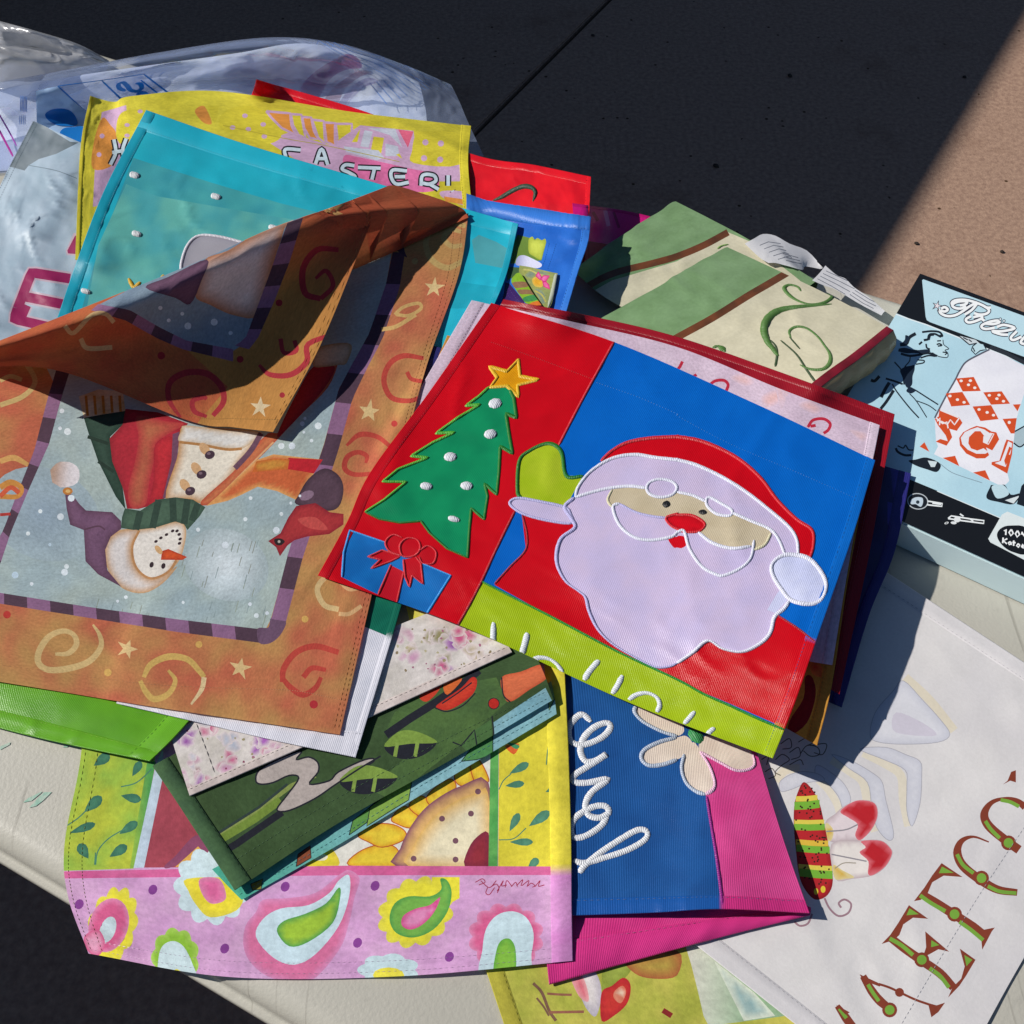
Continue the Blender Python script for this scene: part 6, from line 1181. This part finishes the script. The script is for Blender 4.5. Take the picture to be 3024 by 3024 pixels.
# ================================================================ flag with the red capped bearded figure, on top
r = thing_at('garden_flag', 'red, blue and lime flag with a bearded figure in a red cap, topmost', 'flag', 'W 1150 1000')
s = Surf('750 860 9 960 900 18 1200 980 28 1480 1050 44 / 700 960 10 920 1040 14 1180 1140 22 1470 1230 40 / 618 1086 9 875 1178 12 1184 1316 16 1462 1424 27', seed=70, wr=0.0005); s.build(r, 'back_panel', 'b81424', 'nylon')
s = Surf('927 572 30 1158 645 36 1417 758 47 1651 869 55 / 810 740 20 1050 830 29 1330 930 42 1608 1013 55 / 700 890 16 960 990 23 1250 1110 36 1539 1211 53 / 655 985 15 910 1085 20 1210 1215 29 1500 1325 45 / 600 1086 11 870 1181 15 1181 1323 21 1458 1431 32', seed=71, wr=0.0032, wscale=15., step=0.004)
RED, BLU, LIM, LIL = ('noise', 'be0616', 'b80514', 90), ('noise', '045ab4', '065eb8', 90), ('noise', '95ae12', '9bb418', 60), ('noise', 'b9aed0', 'bfb0ce', 60)
s.poly('red_side', 'S 1380 860 1460 870 1850 960 E 1575 10 1400 330 1255 610 1010 990 815 1385 640 1700 0 1700 -250 1400 0 900', RED)
s.poly('blue_gusset', 'E 1008 988 1050 1003 1075 1120 1068 1213 890 1402 812 1388', BLU); s.poly('coat', 'E 1045 1000 1350 1000 1932 1300 F 570 1580 690 1655 792 1735 I 640 300 300 150 0 25 E 1600 1788 1200 1578 890 1405 1070 1215', RED)
s.poly('lime_band', 'E 815 1385 1200 1580 1600 1790 1932 1945 I 300 160 640 305 560 520 0 330 E 1400 2000 640 1720', LIM)
MIT = 'E 1020 870 1030 700 1090 640 1180 600 1240 612 1275 660 1300 782 1395 782 1345 870 1295 962 1150 930 1035 910'
s.poly('mitten', MIT, ('noise', '95ae18', 'a2b428', 50)); s.poly('cuff', 'E 980 928 1030 910 1150 930 1290 962 1322 1000 1328 1052 1200 1040 1060 1003 988 958', LIL, True)
ARC = 'E 1350 905 1368 845 1430 765 1520 702 1600 672 1700 662 1800 678 1932 692 F 0 692 110 722 260 792 400 880 540 990 640 1078 682 1150 690 1235'
s.poly('cap', 'E 1495 700 1560 640 1650 592 1780 568 1932 560 F 0 560 120 580 250 630 370 700 480 800 570 920 680 1030 768 1092 776 1180 755 1258 690 1238 682 1150 640 1078 540 990 400 880 260 792 110 722 0 692 E 1800 678 1700 662 1600 672', RED)
s.poly('beard', 'E 1342 910 1290 960 1330 1030 1347 1080 1270 1140 1243 1230 1253 1310 1300 1390 1370 1442 1410 1480 1430 1560 1480 1660 1560 1740 1680 1812 1800 1872 1880 1872 1932 1852 F 90 1790 175 1723 260 1770 370 1787 470 1742 530 1680 555 1590 610 1540 640 1490 600 1400 620 1240 540 1100 320 1000 160 925 0 875 E 1760 850 1550 852', ('noise', 'b9aed2', 'bfb0cf', 70))
s.poly('cap_band', ARC+' F 612 1225 580 1150 530 1085 320 998 160 925 0 875 E 1760 850 1660 842 1550 855', LIL)
s.poly('face', 'E 1555 862 1660 842 1760 850 F 0 875 160 925 320 1000 525 1090 538 1120 490 1185 440 1210 420 1180 300 1200 180 1155 120 1110 0 1060 E 1870 1022 1700 998 1600 945 1562 962 1535 920', ('noise', 'b4a78c', 'bdb198', 60))
s.poly('brow#1', 'E 1757 855 1775 820 1830 802 1900 815 1930 850 1905 890 1840 905 1780 890', LIL, True); s.poly('brow#2', 'F 165 935 180 905 250 940 312 980 300 1010 230 1002 182 968', LIL, True)
s.poly('nose', 'E 1868 1022 1932 1000 F 0 1005 80 1008 140 1038 157 1068 120 1100 40 1102 0 1085 E 1895 1065', ('rim', 'c60c1c', 'a00a16', 10), True); s.poly('mouth', 'E 1880 1140 1932 1130 F 0 1125 40 1130 52 1175 25 1195 0 1192 E 1910 1190', 'c20a1a', True)
s.poly('bobble', 'F 540 1290 590 1242 660 1233 750 1255 820 1330 850 1410 820 1490 750 1515 650 1492 590 1425 545 1350', ('noise', 'b9bfe0', 'c6cbe6', 60), True); s.poly('bobble_tail', 'F 590 1430 572 1450 512 1548 560 1565 625 1495', 'bcc0de')
TREE = 'E 860 275 960 270 1000 340 1015 452 955 428 972 540 992 655 922 615 915 760 902 890 833 828 850 900 830 1032 757 968 745 1100 735 1250 620 1200 520 1110 470 1042 350 1052 230 1030 150 990 260 920 385 818 253 816 340 745 510 680 415 670 540 592 660 536 558 540 680 452 805 378 728 382 800 330'
s.poly('tree', TREE, ('noise', '0d7c52', '128a5a', 60)); s.poly('star', 'E 1025 120 1035 215 1140 235 1020 265 1027 332 960 270 865 277 905 222 860 160 960 187', ('noise', 'd6960e', 'cc8a0c', 30))
s.poly('present', 'E 65 1095 270 1165 480 1285 640 1352 500 1575 340 1510 180 1440 20 1362 30 1220', ('noise', '1460a8', '186cb6', 50)); s.poly('bow#1', 'E 365 1240 350 1180 390 1140 450 1150 465 1200 430 1240', 'b40a1a', True); s.poly('bow#2', 'E 350 1240 300 1215 268 1160 310 1122 358 1135 350 1190', 'b40a1a', True); s.poly('bow#3', 'E 460 1212 510 1183 556 1220 540 1282 480 1282', 'b40a1a', True); s.poly('bow#4', 'E 350 1240 250 1208 170 1245 240 1262 188 1312 300 1270', 'b40a1a'); s.poly('bow#5', 'E 370 1260 380 1360 405 1418 420 1350 482 1400 470 1285 440 1245', 'b40a1a'); s.poly('present_ribbon', 'E 292 1290 372 1330 332 1505 225 1462', 'b81424')
keep = ('red_side', 'blue_gusset', 'coat', 'lime_band', 'mitten', 'cuff', 'cap', 'beard', 'cap_band', 'face', 'brow#1', 'brow#2', 'nose', 'mouth', 'bobble', 'bobble_tail', 'tree', 'star', 'present', 'present_ribbon', 'bow#1', 'bow#2', 'bow#3', 'bow#4', 'bow#5')
s.build(r, 'panel', BLU, 'nylon', keep=keep)
GL, GD, WT, LW = '4faa2c', '17701f', 'd6d8e8', 'b0acd8'
def th(nm, lines, c, w=9., **k): s.thread(nm, s.parts.get(nm.replace('_edge', ''), r) if nm.endswith('_edge') else r, lines, c, w, **k)
th('tree_edge', ['E 860 275 800 330 728 382 805 378 680 452 558 540 660 536 540 592 415 670 510 680 340 745 253 816 385 818 260 920 150 990'], GL, 9, smooth=False); th('tree_edge', ['E 150 990 230 1030 350 1052 470 1042 520 1110 620 1200 735 1250 745 1100 757 968 830 1032 850 900 833 828 902 890 915 760 922 615 992 655 972 540 955 428 1015 452 1000 340 975 285'], GD, 9, smooth=False)
th('star_edge', [{'p': 'E 1025 120 1035 215 1140 235 1020 265 1027 332 960 270 865 277 905 222 860 160 960 187', 'closed': True}], 'dcb020', 8, smooth=False)
for x, y in ((893, 370), (866, 545), (637, 675), (500, 842), (730, 840), (657, 1030)): th('white_knot', [f'E {x-32} {y-6} {x} {y} {x+32} {y+8}'], 'd2d4dc', (20, 26, 20), rise=0.3)
th('mitten_edge', ['E 1395 785 1300 785 1275 660 1240 612 1180 600 1090 640 1030 700 1020 870 1040 905'], GD, 10)
th('cuff_edge', [{'p': 'E 980 928 1030 910 1150 930 1290 962 1322 1000 1328 1052 1200 1040 1060 1003 988 958', 'closed': True}], LW, 8); th('coat_edge', ['E 1048 1005 1075 1120 1065 1210 980 1300 890 1400'], '9a1022', 6); th('coat_edge', ['F 565 1575 690 1655 790 1735'], '9a1022', 6)
th('cap_edge', ['E 1495 700 1560 640 1650 592 1780 568 1932 560 F 0 560 120 580 250 630 370 700 480 800 570 920 680 1030 768 1092 776 1180 755 1258'], 'c41a28', 9); th('cap_band_edge', [ARC], WT, 9); th('cap_band_edge', ['E 1350 905 1450 875 1550 852 1660 842 1757 852'], WT, 9); th('cap_band_edge', ['F 0 875 90 895 165 930', 'F 312 992 420 1040 530 1088 580 1150 612 1228'], WT, 8)
th('beard_edge', ['E 1345 908 1290 960 1330 1030 1347 1080 1270 1140 1243 1230 1253 1310 1300 1390 1370 1442 1410 1480 1430 1560 1480 1660 1560 1740 1680 1812 1800 1872 1880 1872 1932 1852'], LW, 11); th('beard_edge', ['E 1932 1852 F 90 1790 175 1723 260 1770 370 1787 470 1742 530 1680 555 1590 610 1540 640 1495'], WT, 13)
th('brow_edge', [{'p': 'E 1757 855 1775 820 1830 802 1900 815 1930 850 1905 890 1840 905 1780 890', 'closed': True}, {'p': 'F 165 935 180 905 250 940 312 980 300 1010 230 1002 182 968', 'closed': True}], WT, 8)
th('moustache_line', ['E 1602 940 1565 962 1600 1060 1680 1130 1780 1150 1900 1130 1932 1105 F 40 1102 70 1200 140 1300 220 1345 270 1350 360 1310 420 1250 438 1150'], WT, 9); th('moustache_line', ['E 1602 942 1700 992 1800 1015 1870 1022'], LW, 6); th('moustache_line', ['F 120 1105 200 1165 310 1197 420 1185'], WT, 9); th('moustache_line', ['F 440 1205 500 1175 535 1110'], 'cfc9a8', 9); th('moustache_line', ['E 1560 862 1535 920 1562 965'], 'cfc9a8', 7)
th('nose_edge', [{'p': 'E 1868 1022 1932 1000 F 0 1005 80 1008 140 1038 157 1068 120 1100 40 1102 0 1085 E 1895 1065', 'closed': True}], 'c81424', 7); th('eye', ['E 1848 942 1870 945 1890 950'], '101014', (12, 20, 12), rise=0.25); th('eye', ['F 122 988 145 990 168 994'], '101014', (9, 14, 9), rise=0.25)
th('bobble_edge', [{'p': 'F 540 1290 590 1242 660 1233 750 1255 820 1330 850 1410 820 1490 750 1515 650 1492 590 1425 545 1350', 'closed': True}], WT, 11)
th('present_edge', ['E 270 1165 65 1095 30 1220 20 1362'], '2a8ed8', 8, smooth=False); th('present_edge', ['E 480 1285 640 1352 500 1575'], '2a8ed8', 8, smooth=False); th('bow_cord', ['E 300 1290 225 1462', 'E 372 1330 332 1505'], 'c01a28', 7, smooth=False)
th('bow_cord', [{'p': 'E 365 1240 350 1180 390 1140 450 1150 465 1200 430 1240', 'closed': True}, 'E 360 1240 290 1212 268 1160 310 1120 362 1135', 'E 460 1212 510 1183 556 1220 540 1282 480 1282 460 1245', ], 'c61c2a', 8)
th('bow_cord', ['E 350 1240 250 1208 170 1245 240 1262 188 1312 300 1270 350 1245', 'E 370 1260 380 1360 405 1418 420 1350 482 1400 470 1285 440 1245'], 'c61c2a', 8, smooth=False)
th('seam_cord', ['E 1570 20 1400 330 1255 610'], 'c02434', 8); th('seam_cord', ['E 1005 985 900 1200 815 1385 740 1530 665 1660'], 'a81828', 8); th('lime_band_edge', ['E 815 1385 1000 1480 1200 1580 1600 1790 1932 1945 I 150 95 300 162 450 232 612 300'], '178428', (10, 11, 12, 12, 12, 12, 13, 13, 13))
for q in ('E 885 1620 882 1690 880 1750', 'E 1078 1680 1060 1750 1040 1815', 'E 1485 1835 1430 1900 1400 1950', 'H 1620 -10 1590 50 1560 96', 'I 100 195 70 232 38 268', 'I 212 288 190 308 168 328', 'E 1110 1832 1150 1820 1200 1828 1245 1858 1280 1905'): th('letter_cord', [q], 'd2d8de', 17, rise=0.28)
s.thread('letter_cord', r, ['H 1655 130 1700 100 1760 90 1815 115 1832 160 1815 200'], 'd2d8de', 17, rise=0.28)
s.stitch('casing_stitching', r, ['E 870 20 1100 100 1460 235'], 'd83a44', 0.9, 1.1, 0.8); s.stitch('casing_stitching', r, ['E 1470 250 1700 330 1932 430 F 0 440 300 600 700 770 1060 930'], '2f86d6', 1.0, 1.4, 0.7)
s.hem(r, 'L', 9., ('noise', 'ba0f1e', 'ac0a18', 60), 'nylon', pucker=0.0005, scol='d04450', dash=1.0, gap=1.2, sw=0.7); s.hem(r, 'R', 8., ('lin', ('lin', '0a5cb0', 'b80e1c', P('F 795 1722')[0], P('F 785 1742')[0]), '97ae18', P('I 618 292')[0], P('I 606 312')[0]), 'nylon', scol='2f7ac8', pucker=0.0004)
